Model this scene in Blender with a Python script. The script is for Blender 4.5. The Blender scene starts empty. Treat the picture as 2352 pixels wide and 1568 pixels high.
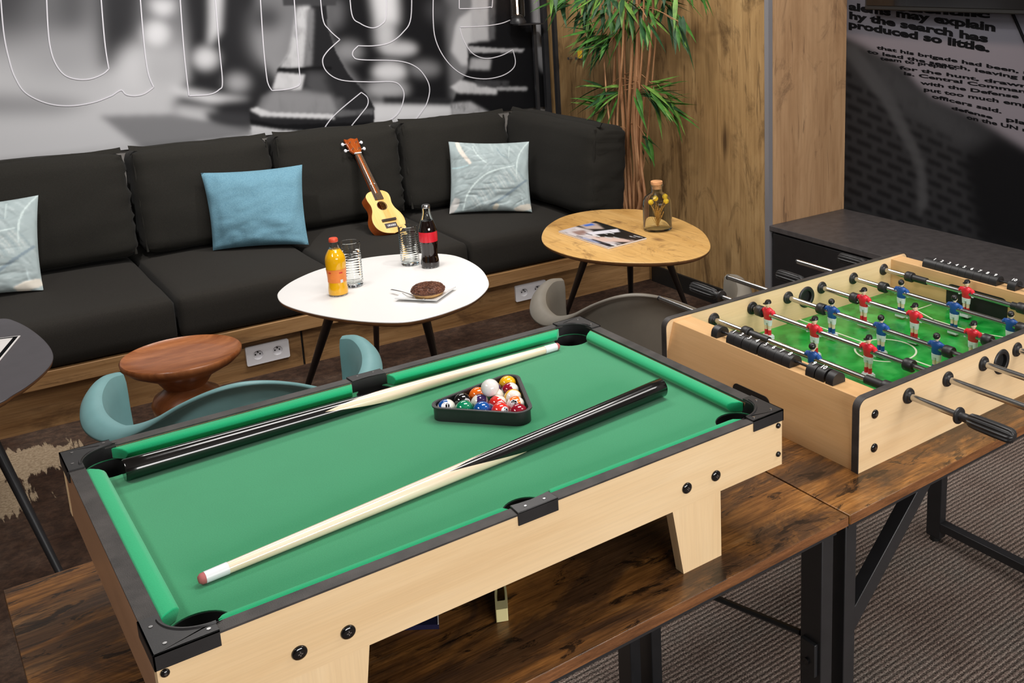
import bpy, bmesh, math, random
import numpy as np
from mathutils import Vector, Matrix, noise as mnoise
random.seed(7)
PI = math.pi
SC = bpy.context.scene
COL = SC.collection
# ------------------------------------------------------------------ camera
FPX, CX, CY, CAMH = 2307.5, 1730.7, 465.7, 1.5
YAW, PITCH, ROLL = [math.radians(a) for a in (48.47, 12.95, -0.3)]
_f = Vector((math.cos(YAW)*math.cos(PITCH), math.sin(YAW)*math.cos(PITCH), -math.sin(PITCH)))
_r = Vector((math.sin(YAW), -math.cos(YAW), 0)); _u = _r.cross(_f)
CR = math.cos(ROLL)*_r + math.sin(ROLL)*_u
CU = -math.sin(ROLL)*_r + math.cos(ROLL)*_u
CF = _f
cam = bpy.data.cameras.new('camera'); camo = bpy.data.objects.new('camera', cam); COL.objects.link(camo)
camo.matrix_world = Matrix(((CR.x, CU.x, -CF.x, 0), (CR.y, CU.y, -CF.y, 0), (CR.z, CU.z, -CF.z, CAMH), (0, 0, 0, 1)))
cam.sensor_width = 36; cam.lens = FPX/2352*36
cam.shift_x = (1176-CX)/2352; cam.shift_y = (CY-784)/2352
cam.clip_start = 0.05; cam.clip_end = 60
SC.camera = camo
# ------------------------------------------------------------------ look, world, lights
vs = SC.view_settings
vs.view_transform = 'Standard'; vs.look = 'None'; vs.gamma = 1.0; vs.use_curve_mapping = False
vs.exposure = 0.12
w = bpy.data.worlds.new('world'); SC.world = w; w.use_nodes = True
w.node_tree.nodes['Background'].inputs[0].default_value = (1.0, 0.97, 0.94, 1)
w.node_tree.nodes['Background'].inputs[1].default_value = 0.35
def area(name, loc, size, power, target=None, col=(1, 0.965, 0.93), sy=None, spread=180):
    l = bpy.data.lights.new(name, 'AREA'); l.energy = power; l.color = col
    l.shape = 'RECTANGLE'; l.size = size; l.size_y = sy or size; l.spread = math.radians(spread)
    o = bpy.data.objects.new(name, l); COL.objects.link(o); o.location = loc
    t = Vector(target if target else (loc[0], loc[1]-0.001, 0)) - Vector(loc)
    o.rotation_euler = t.to_track_quat('-Z', 'Y').to_euler()
    return o
def spot(name, loc, target, power, ang=70, blend=0.6, rad=0.05, col=(1, 0.95, 0.89)):
    l = bpy.data.lights.new(name, 'SPOT'); l.energy = power; l.color = col
    l.spot_size = math.radians(ang); l.spot_blend = blend; l.shadow_soft_size = rad
    o = bpy.data.objects.new(name, l); COL.objects.link(o); o.location = loc
    t = Vector(target) - Vector(loc); o.rotation_euler = t.to_track_quat('-Z', 'Y').to_euler()
    return o
area('front_fill_light', (0.9, -2.38, 1.55), 2.6, 98, (0.9, 1.0, 1.0), col=(1, 0.98, 0.96), sy=0.9)  # fill light added behind the camera to brighten the front faces
area('ceiling_light_game', (1.3, 1.3, 2.70), 1.2, 27, sy=0.5)
area('ceiling_light_lounge', (1.3, 3.2, 2.70), 1.6, 34, sy=0.5)
area('ceiling_light_right', (2.4, 0.2, 2.70), 1.2, 20, sy=0.6)
area('left_fill_light', (-1.3, 1.3, 2.70), 1.0, 26, (-0.9, 1.3, 0), sy=0.6)  # fill light added to lift the dark left-facing ends of the games
spot('downlight_sofa', (1.6, 3.9, 2.65), (1.6, 4.4, 0.4), 14, 110, rad=0.08)
spot('downlight_mural', (0.4, 3.4, 2.65), (0.5, 4.9, 1.15), 100, 95, col=(1, 0.975, 0.965))
spot('downlight_mural_right', (1.9, 3.4, 2.65), (1.9, 4.9, 1.15), 60, 80, col=(1, 0.975, 0.965))
spot('downlight_table', (1.0, 3.0, 2.65), (1.15, 3.1, 0.5), 24, 50)
spot('downlight_corner', (1.9, 2.4, 2.65), (2.7, 3.4, 0.9), 50, 100)
# ------------------------------------------------------------------ frames and rays
# photo rays cross a plane; used only to find where real things stand
FR = {'k': 1.0, 'z': 0.0}
def frame_table():  FR['k'] = 1.153;  FR['z'] = CAMH - 1.153*1.45
def frame_lounge(): FR['k'] = CAMH/1.45; FR['z'] = 0.0
frame_lounge()
def ray(px, py):
    return (px-CX)/FPX*CR - (py-CY)/FPX*CU + CF
def onz(px, py, z):
    d = ray(px, py); t = (z-1.45)/d.z; return Vector((0, 0, 1.45)) + t*d
def ony(px, py, y):
    d = ray(px, py); t = y/d.y; return Vector((0, 0, 1.45)) + t*d
def onx(px, py, x):
    d = ray(px, py); t = x/d.x; return Vector((0, 0, 1.45)) + t*d
def W(p):
    return Vector((p[0]*FR['k'], p[1]*FR['k'], p[2]*FR['k'] + FR['z']))
# ------------------------------------------------------------------ colour / materials
def s2l(v):
    v = v/255.0
    return v/12.92 if v <= 0.04045 else ((v+0.055)/1.055)**2.4
def C(r, g, b, a=1.0): return (s2l(r), s2l(g), s2l(b), a)
class N:
    def __init__(s, name):
        s.m = bpy.data.materials.new(name); s.m.use_nodes = True
        s.t = s.m.node_tree; s.b = s.t.nodes['Principled BSDF']
    def n(s, typ, **kw):
        x = s.t.nodes.new('ShaderNode'+typ)
        for k, v in kw.items():
            if k.startswith('i_'):
                key = k[2:]; x.inputs[int(key) if key.isdigit() else key.replace('_', ' ')].default_value = v
            else: setattr(x, k, v)
        return x
    def l(s, a, b): s.t.links.new(a, b)
    def coord(s, scale=(1, 1, 1), rot=(0, 0, 0), loc=(0, 0, 0), out='Object'):
        tc = s.n('TexCoord'); mp = s.n('Mapping')
        mp.inputs['Scale'].default_value = scale; mp.inputs['Rotation'].default_value = rot; mp.inputs['Location'].default_value = loc
        s.l(tc.outputs[out], mp.inputs[0]); return mp.outputs[0]
    def noise(s, vec, scale=5, detail=4, rough=0.55, dist=0.0):
        x = s.n('TexNoise'); x.inputs['Scale'].default_value = scale; x.inputs['Detail'].default_value = detail
        x.inputs['Roughness'].default_value = rough; x.inputs['Distortion'].default_value = dist
        s.l(vec, x.inputs['Vector']); return x.outputs[0]
    def ramp(s, fac, stops, interp='LINEAR'):
        x = s.n('ValToRGB'); cr = x.color_ramp; cr.interpolation = interp
        while len(cr.elements) < len(stops): cr.elements.new(0.5)
        for e, (p, c) in zip(cr.elements, stops): e.position = p; e.color = c
        s.l(fac, x.inputs[0]); return x.outputs[0]
    def mix(s, fac, a, b, mode='MIX'):
        x = s.n('MixRGB', blend_type=mode)
        for i, v in ((0, fac), (1, a), (2, b)):
            if hasattr(v, 'links'): s.l(v, x.inputs[i])
            else: x.inputs[i].default_value = v
        return x.outputs[0]
    def math(s, op, a, b=0.0, clamp=False):
        x = s.n('Math', operation=op, use_clamp=clamp)
        for i, v in ((0, a), (1, b)):
            if hasattr(v, 'links'): s.l(v, x.inputs[i])
            else: x.inputs[i].default_value = v
        return x.outputs[0]
    def bump(s, h, strength=0.3, dist=0.002):
        x = s.n('Bump'); x.inputs['Strength'].default_value = strength; x.inputs['Distance'].default_value = dist
        s.l(h, x.inputs['Height']); s.l(x.outputs[0], s.b.inputs['Normal'])
    def base(s, c):
        if hasattr(c, 'links'): s.l(c, s.b.inputs['Base Color'])
        else: s.b.inputs['Base Color'].default_value = c
    def set(s, rough=None, metal=None, spec=None, coat=None, trans=None, ior=None, sheen=None):
        for k, v in (('Roughness', rough), ('Metallic', metal), ('Specular IOR Level', spec), ('Coat Weight', coat),
                     ('Transmission Weight', trans), ('IOR', ior), ('Sheen Weight', sheen)):
            if v is not None: s.b.inputs[k].default_value = v
        return s.m
BLK = (0, 0, 0, 1); WHT = (1, 1, 1, 1)
def plain(name, col, rough=0.5, metal=0.0, spec=0.5, coat=0.0, nz=0.06, bump=0.0, bs=400):
    x = N(name)
    if nz > 0:
        v = x.coord(); f = x.noise(v, 30, 3)
        d = tuple(c*(1-nz*2) for c in col[:3])+(1,); u = tuple(min(1, c*(1+nz*2)) for c in col[:3])+(1,)
        x.base(x.ramp(f, [(0.3, d), (0.7, u)]))
    else: x.base(col)
    if bump > 0: x.bump(x.noise(x.coord(), bs, 2), bump, 0.001)
    return x.set(rough=rough, metal=metal, spec=spec, coat=coat)
def wood(name, c0, c1, c2, stretch=(1, 12, 12), scale=3, rough=0.45, spec=0.4, knots=None, coat=0.0, bump=0.05, knotscale=(3, 3, 1.2), fine=0.35, warp=0.6, big=0.5):
    x = N(name)
    v = x.coord(stretch)
    big_ = x.noise(x.coord(tuple(0.25*s for s in stretch)), scale, 3, 0.5, warp)
    g = x.noise(v, scale, 6, 0.62, warp)
    fn = x.noise(x.coord(tuple(5*s if s > 2 else s for s in stretch)), scale*2, 3, 0.6)
    c = x.ramp(g, [(0.28, c0), (0.5, c1), (0.74, c2)])
    c = x.mix(big, c, x.ramp(big_, [(0.35, c0), (0.65, c2)]), 'MIX')
    c = x.mix(fine, c, x.ramp(fn, [(0.35, (0.55, 0.5, 0.45, 1)), (0.6, WHT)]), 'MULTIPLY')
    if knots:
        kv = x.noise(x.coord(tuple(q*1.3 for q in knotscale)), 1.6, 7, 0.7, 1.6)
        k = x.ramp(kv, [(0.53, BLK), (0.66, WHT)])
        k2 = x.math('MULTIPLY', k, 0.7)
        c = x.mix(k2, c, knots)
        vo = x.n('TexVoronoi'); vo.inputs['Scale'].default_value = 1.5; vo.inputs['Randomness'].default_value = 1.0
        x.l(x.coord(knotscale), vo.inputs['Vector'])
        kk = x.ramp(x.math('ADD', vo.outputs['Distance'], x.math('MULTIPLY', x.math('SUBTRACT', fn, 0.5), 0.12)), [(0.03, WHT), (0.13, BLK)])
        c = x.mix(x.math('MULTIPLY', kk, 0.85), c, knots)
        hl_ = x.noise(x.coord(tuple(3.2*q if q > 2 else q*1.4 for q in stretch)), scale*1.5, 4, 0.6, 0.8)
        c = x.mix(x.math('MULTIPLY', x.ramp(hl_, [(0.63, BLK), (0.68, WHT)]), 0.55), c, knots)
    x.base(c); x.bump(fn, bump, 0.001)
    return x.set(rough=rough, spec=spec, coat=coat)
M = {}
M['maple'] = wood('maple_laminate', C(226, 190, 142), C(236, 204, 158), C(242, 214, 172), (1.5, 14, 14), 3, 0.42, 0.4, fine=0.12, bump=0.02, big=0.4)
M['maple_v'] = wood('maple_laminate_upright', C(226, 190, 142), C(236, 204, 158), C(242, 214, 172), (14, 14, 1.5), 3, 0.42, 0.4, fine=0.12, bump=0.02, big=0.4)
M['maple_y'] = wood('maple_crosswise_shaded', C(205, 160, 108), C(215, 172, 120), C(222, 180, 130), (14, 1.2, 14), 3, 0.4, 0.4, fine=0.12, bump=0.02, big=0.4)  # crosswise grain, toned down: shade on the football end blocks is in the colour
M['maple_shaded'] = wood('maple_laminate_shaded', C(150, 112, 84), C(160, 120, 90), C(168, 128, 98), (14, 1.5, 14), 3, 0.4, 0.5, fine=0.1, bump=0.02)  # darker copy of the maple, with the shade on the pool ends painted in
def rustic():
    x = N('rustic_brown_board')
    a = x.noise(x.coord((2.2, 7, 7)), 2.4, 9, 0.66, 0.7)
    b = x.noise(x.coord((1.7, 3.4, 4), loc=(3, 1.7, 0)), 2.0, 8, 0.66, 0.9)
    e = x.noise(x.coord((7, 18, 18), loc=(1, 5, 0)), 2.0, 6, 0.66, 0.9)
    fn = x.noise(x.coord((8, 300, 60)), 1.5, 4, 0.65, 0.4)
    st = x.noise(x.coord((4, 90, 20), loc=(1, 4, 0)), 2.0, 6, 0.72, 0.5)
    c = x.ramp(a, [(0.30, C(84, 58, 36)), (0.45, C(130, 86, 44)), (0.58, C(162, 110, 56)), (0.72, C(174, 130, 84))])
    dk = x.ramp(b, [(0.47, BLK), (0.57, WHT)])
    c = x.mix(x.math('MULTIPLY', dk, 0.8), c, C(62, 46, 36))
    d2 = x.ramp(e, [(0.565, BLK), (0.63, WHT)])
    c = x.mix(x.math('MULTIPLY', d2, 0.85), c, C(26, 19, 15))
    c = x.mix(0.6, c, x.ramp(st, [(0.36, (0.30, 0.27, 0.25, 1)), (0.56, WHT)]), 'MULTIPLY')
    c = x.mix(0.5, c, x.ramp(fn, [(0.35, (0.30, 0.28, 0.26, 1)), (0.58, WHT)]), 'MULTIPLY')
    x.base(c); x.bump(fn, 0.12, 0.001)
    return x.set(rough=0.26, spec=0.5)
M['rustic'] = rustic()
M['rustic_edge'] = wood('rustic_board_edge', C(76, 46, 26), C(116, 74, 42), C(158, 106, 66), (6, 60, 60), 4, 0.5, 0.3, fine=0.6)
M['oak_wall'] = wood('knotty_oak_panel', C(136, 106, 68), C(164, 131, 87), C(184, 152, 106), (3.2, 3.2, 0.7), 2.4, 0.55, 0.25, C(70, 50, 32), fine=0.4, knotscale=(2.6, 2.6, 0.9), bump=0.08, warp=2.6, big=0.35)
M['oak_col'] = wood('pale_oak_panel', C(160, 124, 90), C(182, 144, 106), C(198, 162, 124), (3.2, 3.2, 0.7), 2.4, 0.55, 0.25, C(98, 74, 56), fine=0.3, knotscale=(2.6, 2.6, 0.9), bump=0.08, warp=2.4)
M['oak_bench'] = wood('oak_bench_front', C(124, 88, 52), C(158, 120, 78), C(180, 142, 98), (1.0, 9, 9), 2.6, 0.5, 0.3, C(86, 60, 38), fine=0.45, knotscale=(0.8, 3.2, 3.2), warp=1.2)
M['oak_top'] = wood('honey_oak_tabletop', C(190, 142, 76), C(216, 170, 102), C(230, 188, 122), (7, 1.2, 7), 2.2, 0.35, 0.45, C(128, 92, 58), fine=0.3, knotscale=(3.5, 2.0, 3), warp=1.4)
M['oak_edge'] = plain('brown_table_edge', C(140, 98, 62), 0.5, nz=0.1)
M['stool'] = wood('oiled_acacia', C(112, 60, 32), C(166, 98, 54), C(196, 128, 80), (3.0, 14, 2), 1.9, 0.3, 0.5, fine=0.35, warp=1.2, coat=0.1)
M['black_plastic'] = plain('black_plastic', C(34, 33, 34), 0.42, nz=0.1, bump=0.05)
M['black_rim'] = plain('black_speckled_rim', C(52, 48, 46), 0.55, nz=0.25, bump=0.3, bs=900)
M['black_deep'] = plain('matt_black', C(18, 18, 18), 0.6, nz=0.0)
M['black_metal'] = plain('black_metal', C(38, 38, 40), 0.38, nz=0.05, spec=0.5)
M['black_gloss'] = plain('black_gloss', C(14, 13, 14), 0.12, nz=0.0, spec=0.6, coat=0.3)
M['chrome'] = plain('chrome', C(190, 190, 190), 0.2, metal=1.0, nz=0.0)
M['steel'] = plain('steel', C(190, 190, 190), 0.25, metal=1.0, nz=0.0)
def felt(name, col, dark):
    x = N(name); f = x.noise(x.coord(), 700, 2, 0.7); g = x.noise(x.coord(), 8, 3)
    c = x.ramp(f, [(0.3, dark), (0.7, col)]); c = x.mix(0.15, c, x.ramp(g, [(0.4, dark), (0.6, col)]))
    x.base(c); x.bump(f, 0.25, 0.0008); return x.set(rough=0.9, spec=0.15, sheen=0.25)
M['felt'] = felt('green_felt', C(55, 146, 100), C(44, 130, 88))
M['felt_cushion'] = felt('green_cushion_cloth', C(26, 168, 112), C(20, 156, 102))
def fabric(name, a, b, scale=500, rough=0.9, bump=0.4, fold=0.0):
    x = N(name); f = x.noise(x.coord(), scale, 2, 0.7); c = x.ramp(f, [(0.3, a), (0.7, b)])
    x.base(c)
    if fold > 0:
        h = x.noise(x.coord((1, 1, 1)), 6, 3, 0.5, 0.5)
        x.bump(x.math('ADD', x.math('MULTIPLY', h, fold), x.math('MULTIPLY', f, 0.15)), bump, 0.01)
    else: x.bump(f, bump, 0.001)
    return x.set(rough=rough, spec=0.12, sheen=0.03)
M['sofa'] = fabric('charcoal_sofa_fabric', C(35, 33, 30), C(46, 43, 39))
M['sofa_back'] = fabric('charcoal_cushion_fabric', C(32, 31, 28), C(42, 40, 36), fold=1.0, bump=0.25)
M['blue'] = fabric('teal_blue_linen', C(92, 132, 150), C(110, 150, 166), scale=220, fold=1.0, bump=0.35)
M['white'] = plain('white_laminate', C(238, 236, 234), 0.28, nz=0.0, spec=0.5)
M['white_plastic'] = plain('white_plastic', C(225, 224, 228), 0.35, nz=0.0)
M['porcelain'] = plain('porcelain', C(232, 234, 234), 0.12, nz=0.0, spec=0.6)
M['wall_grey'] = plain('grey_wall_paint', C(120, 116, 112), 0.8, nz=0.1, bump=0.3, bs=60)
M['ceiling'] = plain('ceiling_paint', C(150, 146, 142), 0.9, nz=0.02)
M['alu'] = plain('aluminium_trim', C(150, 148, 152), 0.35, metal=0.4, nz=0.0)
M['cabinet'] = plain('black_cabinet', C(34, 33, 34), 0.4, nz=0.05)
M['cabinet_top'] = plain('charcoal_worktop', C(72, 68, 68), 0.42, nz=0.08)
M['teal'] = plain('teal_plastic', C(118, 162, 164), 0.42, nz=0.02)
M['taupe'] = plain('taupe_plastic', C(120, 114, 104), 0.45, nz=0.02)
M['black_table'] = plain('anthracite_laminate', C(78, 74, 78), 0.4, nz=0.03)
def glass(name, col=(1, 1, 1, 1), rough=0.0, ior=1.3):
    x = N(name); x.base(col); return x.set(rough=rough, trans=1.0, ior=ior, spec=0.5)
M['glass'] = glass('clear_glass', (0.97, 0.99, 0.98, 1))
M['glass_green'] = glass('pale_green_glass', (0.95, 0.985, 0.97, 1), 0.0, 1.18)
M['cola'] = plain('cola_liquid', C(20, 9, 7), 0.05, nz=0, spec=0.6, coat=0.5)
M['juice'] = plain('orange_juice', C(240, 178, 8), 0.12, nz=0, coat=0.6)
M['red_label'] = plain('red_label', C(214, 30, 48), 0.3, nz=0.0, coat=0.3)
M['orange_label'] = plain('orange_label', C(244, 138, 58), 0.35, nz=0.06)
M['orange_cap'] = plain('orange_red_cap', C(224, 84, 56), 0.35, nz=0.0)
M['cork'] = plain('cork', C(196, 142, 96), 0.8, nz=0.2)
M['yellow'] = plain('yellow_bloom', C(226, 184, 40), 0.8, nz=0.15, bump=0.8, bs=300)
M['straw'] = plain('dry_straw', C(196, 146, 66), 0.8, nz=0.15)
M['choc'] = plain('chocolate_crumb', C(96, 58, 42), 0.55, nz=0.25, bump=0.8, bs=250)
M['dough'] = plain('doughnut_dough', C(226, 180, 118), 0.7, nz=0.08)
M['cue_tip'] = plain('pink_cue_tip', C(176, 96, 96), 0.7, nz=0.0)
M['cream_plastic'] = plain('cream_plastic', C(214, 204, 150), 0.4, nz=0.0)
M['spruce'] = wood('spruce_soundboard', C(232, 178, 98), C(244, 200, 124), C(250, 214, 146), (40, 2, 2), 3, 0.15, 0.5, fine=0.1, coat=0.4)
M['mahogany'] = wood('reddish_mahogany', C(110, 44, 16), C(160, 72, 26), C(196, 100, 40), (20, 2, 3), 2, 0.15, 0.5, fine=0.2, coat=0.4)
M['fretboard'] = plain('rosewood', C(62, 50, 44), 0.4, nz=0.1)
M['leaf'] = plain('bamboo_leaf', C(58, 104, 40), 0.5, nz=0.2, spec=0.3)
M['leaf_dark'] = plain('bamboo_leaf_dark', C(36, 70, 40), 0.5, nz=0.2, spec=0.3)
M['leaf_light'] = plain('bamboo_leaf_light', C(96, 132, 58), 0.5, nz=0.2, spec=0.3)
M['cane'] = wood('bamboo_cane', C(140, 96, 66), C(178, 130, 92), C(200, 156, 114), (10, 10, 2), 4, 0.5, 0.3, fine=0.4)
M['copper'] = plain('copper', C(200, 120, 84), 0.25, metal=1.0, nz=0.0)
M['skin'] = plain('player_skin', C(240, 214, 184), 0.4, nz=0)
M['p_red'] = plain('player_red', C(214, 36, 52), 0.32, nz=0)
M['p_blue'] = plain('player_blue', C(30, 78, 148), 0.32, nz=0)
M['p_white'] = plain('player_white', C(226, 232, 234), 0.35, nz=0)
M['p_black'] = plain('player_black', C(22, 20, 20), 0.35, nz=0)
M['ink'] = plain('white_ink', C(230, 230, 230), 0.6, nz=0)
M['ink_black'] = plain('black_ink', C(14, 14, 16), 0.8, spec=0.05, nz=0)
M['line_white'] = plain('white_mural_outline', C(196, 194, 200), 0.6, nz=0)
M['paper'] = plain('paper', C(236, 232, 230), 0.6, nz=0.02)
def emit(name, col, st):
    x = N(name); x.b.inputs['Emission Color'].default_value = col; x.b.inputs['Emission Strength'].default_value = st; x.base(col); return x.m
M['bulb'] = emit('warm_filament', C(255, 205, 170), 14)
M['vcol'] = None
def vcolmat(name, rough=0.5, spec=0.3):
    x = N(name); a = x.n('Attribute', attribute_name='print'); x.base(a.outputs['Color']); return x.set(rough=rough, spec=spec)
M['mural'] = vcolmat('printed_mural', 0.6, 0.08)
M['print'] = vcolmat('printed_paper', 0.3, 0.4)
def floor_mat():
    x = N('vintage_carpet')
    v = x.coord()
    a = x.noise(v, 3, 4, 0.6, 0.2); f = x.noise(v, 110, 3, 0.7); md = x.noise(v, 34, 4, 0.7)
    c = x.ramp(a, [(0.36, C(70, 54, 46)), (0.5, C(92, 74, 64)), (0.64, C(112, 96, 86))])
    c = x.mix(0.55, c, x.ramp(md, [(0.42, C(60, 48, 40)), (0.6, C(160, 146, 130))]), 'OVERLAY')
    c = x.mix(0.4, c, x.ramp(f, [(0.4, C(40, 30, 25)), (0.6, C(128, 112, 98))]), 'OVERLAY')
    # worn beige patches with ragged edges
    mask = None
    k = CAMH/1.45
    for (cx, cy, ax, ay, rot) in PATCHES:
        mp = x.n('Mapping', vector_type='TEXTURE')
        mp.inputs['Location'].default_value = (cx*k, cy*k, 0); mp.inputs['Rotation'].default_value = (0, 0, rot); mp.inputs['Scale'].default_value = (ax, ay, 1)
        x.l(x.n('TexCoord').outputs['Object'], mp.inputs[0])
        ln = x.n('VectorMath', operation='LENGTH'); x.l(mp.outputs[0], ln.inputs[0])
        mask = ln.outputs['Value'] if mask is None else x.math('MINIMUM', mask, ln.outputs['Value'])
    rag = x.noise(x.coord((30, 3.5, 1)), 1.0, 5, 0.65, 0.3)
    m2 = x.math('ADD', mask, x.math('MULTIPLY', x.math('SUBTRACT', rag, 0.5), 1.9))
    k2 = x.ramp(m2, [(0.72, WHT), (0.80, BLK)])
    c = x.mix(k2, c, x.ramp(f, [(0.4, C(134, 116, 94)), (0.6, C(164, 146, 122))]))
    x.base(c); x.bump(f, 0.4, 0.003)
    return x.set(rough=0.95, spec=0.1)
PATCHES = [(0.20, 3.58, 0.17, 0.18, 0.5), (0.08, 3.40, 0.15, 0.20, 0.3), (1.60, 3.36, 0.20, 0.12, 0.7), (0.97, 3.62, 0.02, 0.10, 0.3), (2.18, 3.55, 0.02, 0.12, 0.7)]
def ribbed():
    x = N('ribbed_carpet')
    v = x.coord()
    ms = x.noise(v, 5, 4, 0.7)
    wv = x.n('TexWave', wave_type='BANDS', bands_direction='Y'); wv.inputs['Scale'].default_value = 22.5
    wv.inputs['Distortion'].default_value = 2.2; wv.inputs['Detail'].default_value = 5; wv.inputs['Detail Scale'].default_value = 2.2; wv.inputs['Detail Roughness'].default_value = 0.75
    x.l(v, wv.inputs['Vector'])
    f = x.noise(v, 260, 3, 0.7); b = x.noise(v, 2.2, 3)
    c = x.ramp(wv.outputs['Fac'], [(0.2, C(126, 119, 116)), (0.6, C(192, 185, 181))])
    c = x.mix(0.95, c, x.ramp(f, [(0.38, C(70, 62, 60)), (0.62, C(206, 200, 192))]), 'OVERLAY')
    c = x.mix(0.4, c, x.ramp(ms, [(0.38, C(110, 86, 72)), (0.5, C(150, 140, 134)), (0.62, C(128, 134, 132))]), 'OVERLAY')
    c = x.mix(0.3, c, x.ramp(b, [(0.4, C(90, 74, 64)), (0.6, C(150, 142, 138))]), 'MULTIPLY')
    x.base(c); x.bump(x.math('ADD', wv.outputs['Fac'], x.math('MULTIPLY', f, 0.6)), 0.7, 0.004)
    return x.set(rough=0.95, spec=0.1)
M['floor'] = floor_mat(); M['ribbed'] = ribbed()
# ------------------------------------------------------------------ mesh builder
def catmull(P, n=6, closed=False):
    P = [Vector(p) for p in P]; out = []; L = len(P); R = range(L if closed else L-1)
    for i in R:
        if closed: a, b, c, d = P[(i-1) % L], P[i], P[(i+1) % L], P[(i+2) % L]
        else: a, b, c, d = P[max(i-1, 0)], P[i], P[i+1], P[min(i+2, L-1)]
        for j in range(n):
            t = j/n; out.append(0.5*((2*b)+(c-a)*t+(2*a-5*b+4*c-d)*t*t+(3*b-a-3*c+d)*t**3))
    if not closed: out.append(P[-1].copy())
    return out
ORI = {}
class MB:
    def __init__(s): s.v = []; s.f = []; s.m = []; s.mat = Matrix.Identity(4); s.mi = 0
    def pt(s, p): s.v.append(s.mat @ Vector(p)); return len(s.v)-1
    def face(s, idx): s.f.append(tuple(idx)); s.m.append(s.mi)
    def box(s, x0, x1, y0, y1, z0, z1):
        i = [s.pt(p) for p in ((x0, y0, z0), (x1, y0, z0), (x1, y1, z0), (x0, y1, z0), (x0, y0, z1), (x1, y0, z1), (x1, y1, z1), (x0, y1, z1))]
        for q in ((3, 2, 1, 0), (4, 5, 6, 7), (0, 1, 5, 4), (1, 2, 6, 5), (2, 3, 7, 6), (3, 0, 4, 7)): s.face([i[k] for k in q])
        return s
    def prism(s, poly, a, b, plane='xy'):
        def P(u, v, t): return {'xy': (u, v, t), 'xz': (u, t, v), 'yz': (t, u, v)}[plane]
        A = [s.pt(P(u, v, a)) for u, v in poly]; B = [s.pt(P(u, v, b)) for u, v in poly]; n = len(poly)
        s.face(A[::-1]); s.face(B)
        for i in range(n): s.face((A[i], A[(i+1) % n], B[(i+1) % n], B[i]))
        return s
    def tube(s, path, rad, seg=10, cap=True):
        P = [Vector(p) for p in path]; n = len(P)
        if not hasattr(rad, '__len__'): rad = [rad]*n
        rings = []; t0 = (P[1]-P[0]).normalized()
        ref = Vector((0, 0, 1)) if abs(t0.z) < 0.9 else Vector((1, 0, 0))
        nx = t0.cross(ref).normalized()
        for i, p in enumerate(P):
            t = (P[min(i+1, n-1)]-P[max(i-1, 0)]).normalized()
            nx = (nx - t*nx.dot(t)).normalized(); ny = t.cross(nx)
            rings.append([s.pt(p + rad[i]*(math.cos(2*PI*k/seg)*nx + math.sin(2*PI*k/seg)*ny)) for k in range(seg)])
        for a, b in zip(rings, rings[1:]):
            for k in range(seg): s.face((a[k], a[(k+1) % seg], b[(k+1) % seg], b[k]))
        if cap: s.face(rings[0][::-1]); s.face(rings[-1])
        return s
    def cyl(s, p0, p1, r0, r1=None, seg=20): return s.tube([p0, p1], [r0, r0 if r1 is None else r1], seg)
    def lathe(s, prof, c=(0, 0, 0), seg=32, closed=False):
        rings = []
        for r, z in prof:
            if r < 1e-6: rings.append([s.pt((c[0], c[1], c[2]+z))])
            else: rings.append([s.pt((c[0]+r*math.cos(2*PI*k/seg), c[1]+r*math.sin(2*PI*k/seg), c[2]+z)) for k in range(seg)])
        pr = list(zip(rings, rings[1:])) + ([(rings[-1], rings[0])] if closed else [])
        for a, b in pr:
            for k in range(seg):
                k2 = (k+1) % seg
                if len(a) == 1 and len(b) == 1: break
                if len(a) == 1: s.face((a[0], b[k2], b[k]))
                elif len(b) == 1: s.face((a[k], a[k2], b[0]))
                else: s.face((a[k], a[k2], b[k2], b[k]))
        return s
    def sph(s, c, r, seg=20, sc=(1, 1, 1)):
        n = seg//2; R = []
        for i in range(n+1):
            a = PI*i/n
            if i in (0, n): R.append([s.pt((c[0], c[1], c[2]+r*sc[2]*math.cos(a)))])
            else: R.append([s.pt((c[0]+r*sc[0]*math.sin(a)*math.cos(2*PI*k/seg), c[1]+r*sc[1]*math.sin(a)*math.sin(2*PI*k/seg), c[2]+r*sc[2]*math.cos(a))) for k in range(seg)])
        for a, b in zip(R, R[1:]):
            for k in range(seg):
                k2 = (k+1) % seg
                if len(a) == 1: s.face((a[0], b[k], b[k2]))
                elif len(b) == 1: s.face((a[k], b[0], a[k2]))
                else: s.face((a[k], b[k], b[k2], a[k2]))
        return s
    def grid(s, fn, nu, nv, wrap=False):
        I = [[s.pt(fn(i/(nu if wrap else nu-1), j/(nv-1))) for j in range(nv)] for i in range(nu)]
        for i in range(nu if wrap else nu-1):
            for j in range(nv-1):
                a = I[i]; b = I[(i+1) % nu]; s.face((a[j], b[j], b[j+1], a[j+1]))
        return I
    def holes(s, outer, holes, a, b, plane='xy'):
        cu = bpy.data.curves.new('tmp', 'CURVE'); cu.dimensions = '2D'; cu.fill_mode = 'BOTH'
        for pl in [outer]+list(holes):
            sp = cu.splines.new('POLY'); sp.points.add(len(pl)-1); sp.use_cyclic_u = True
            for q, (u, v) in zip(sp.points, pl): q.co = (u, v, 0, 1)
        cu.extrude = (b-a)/2; s._conv(cu, Matrix.Translation((0, 0, (a+b)/2)), plane); return s
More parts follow.
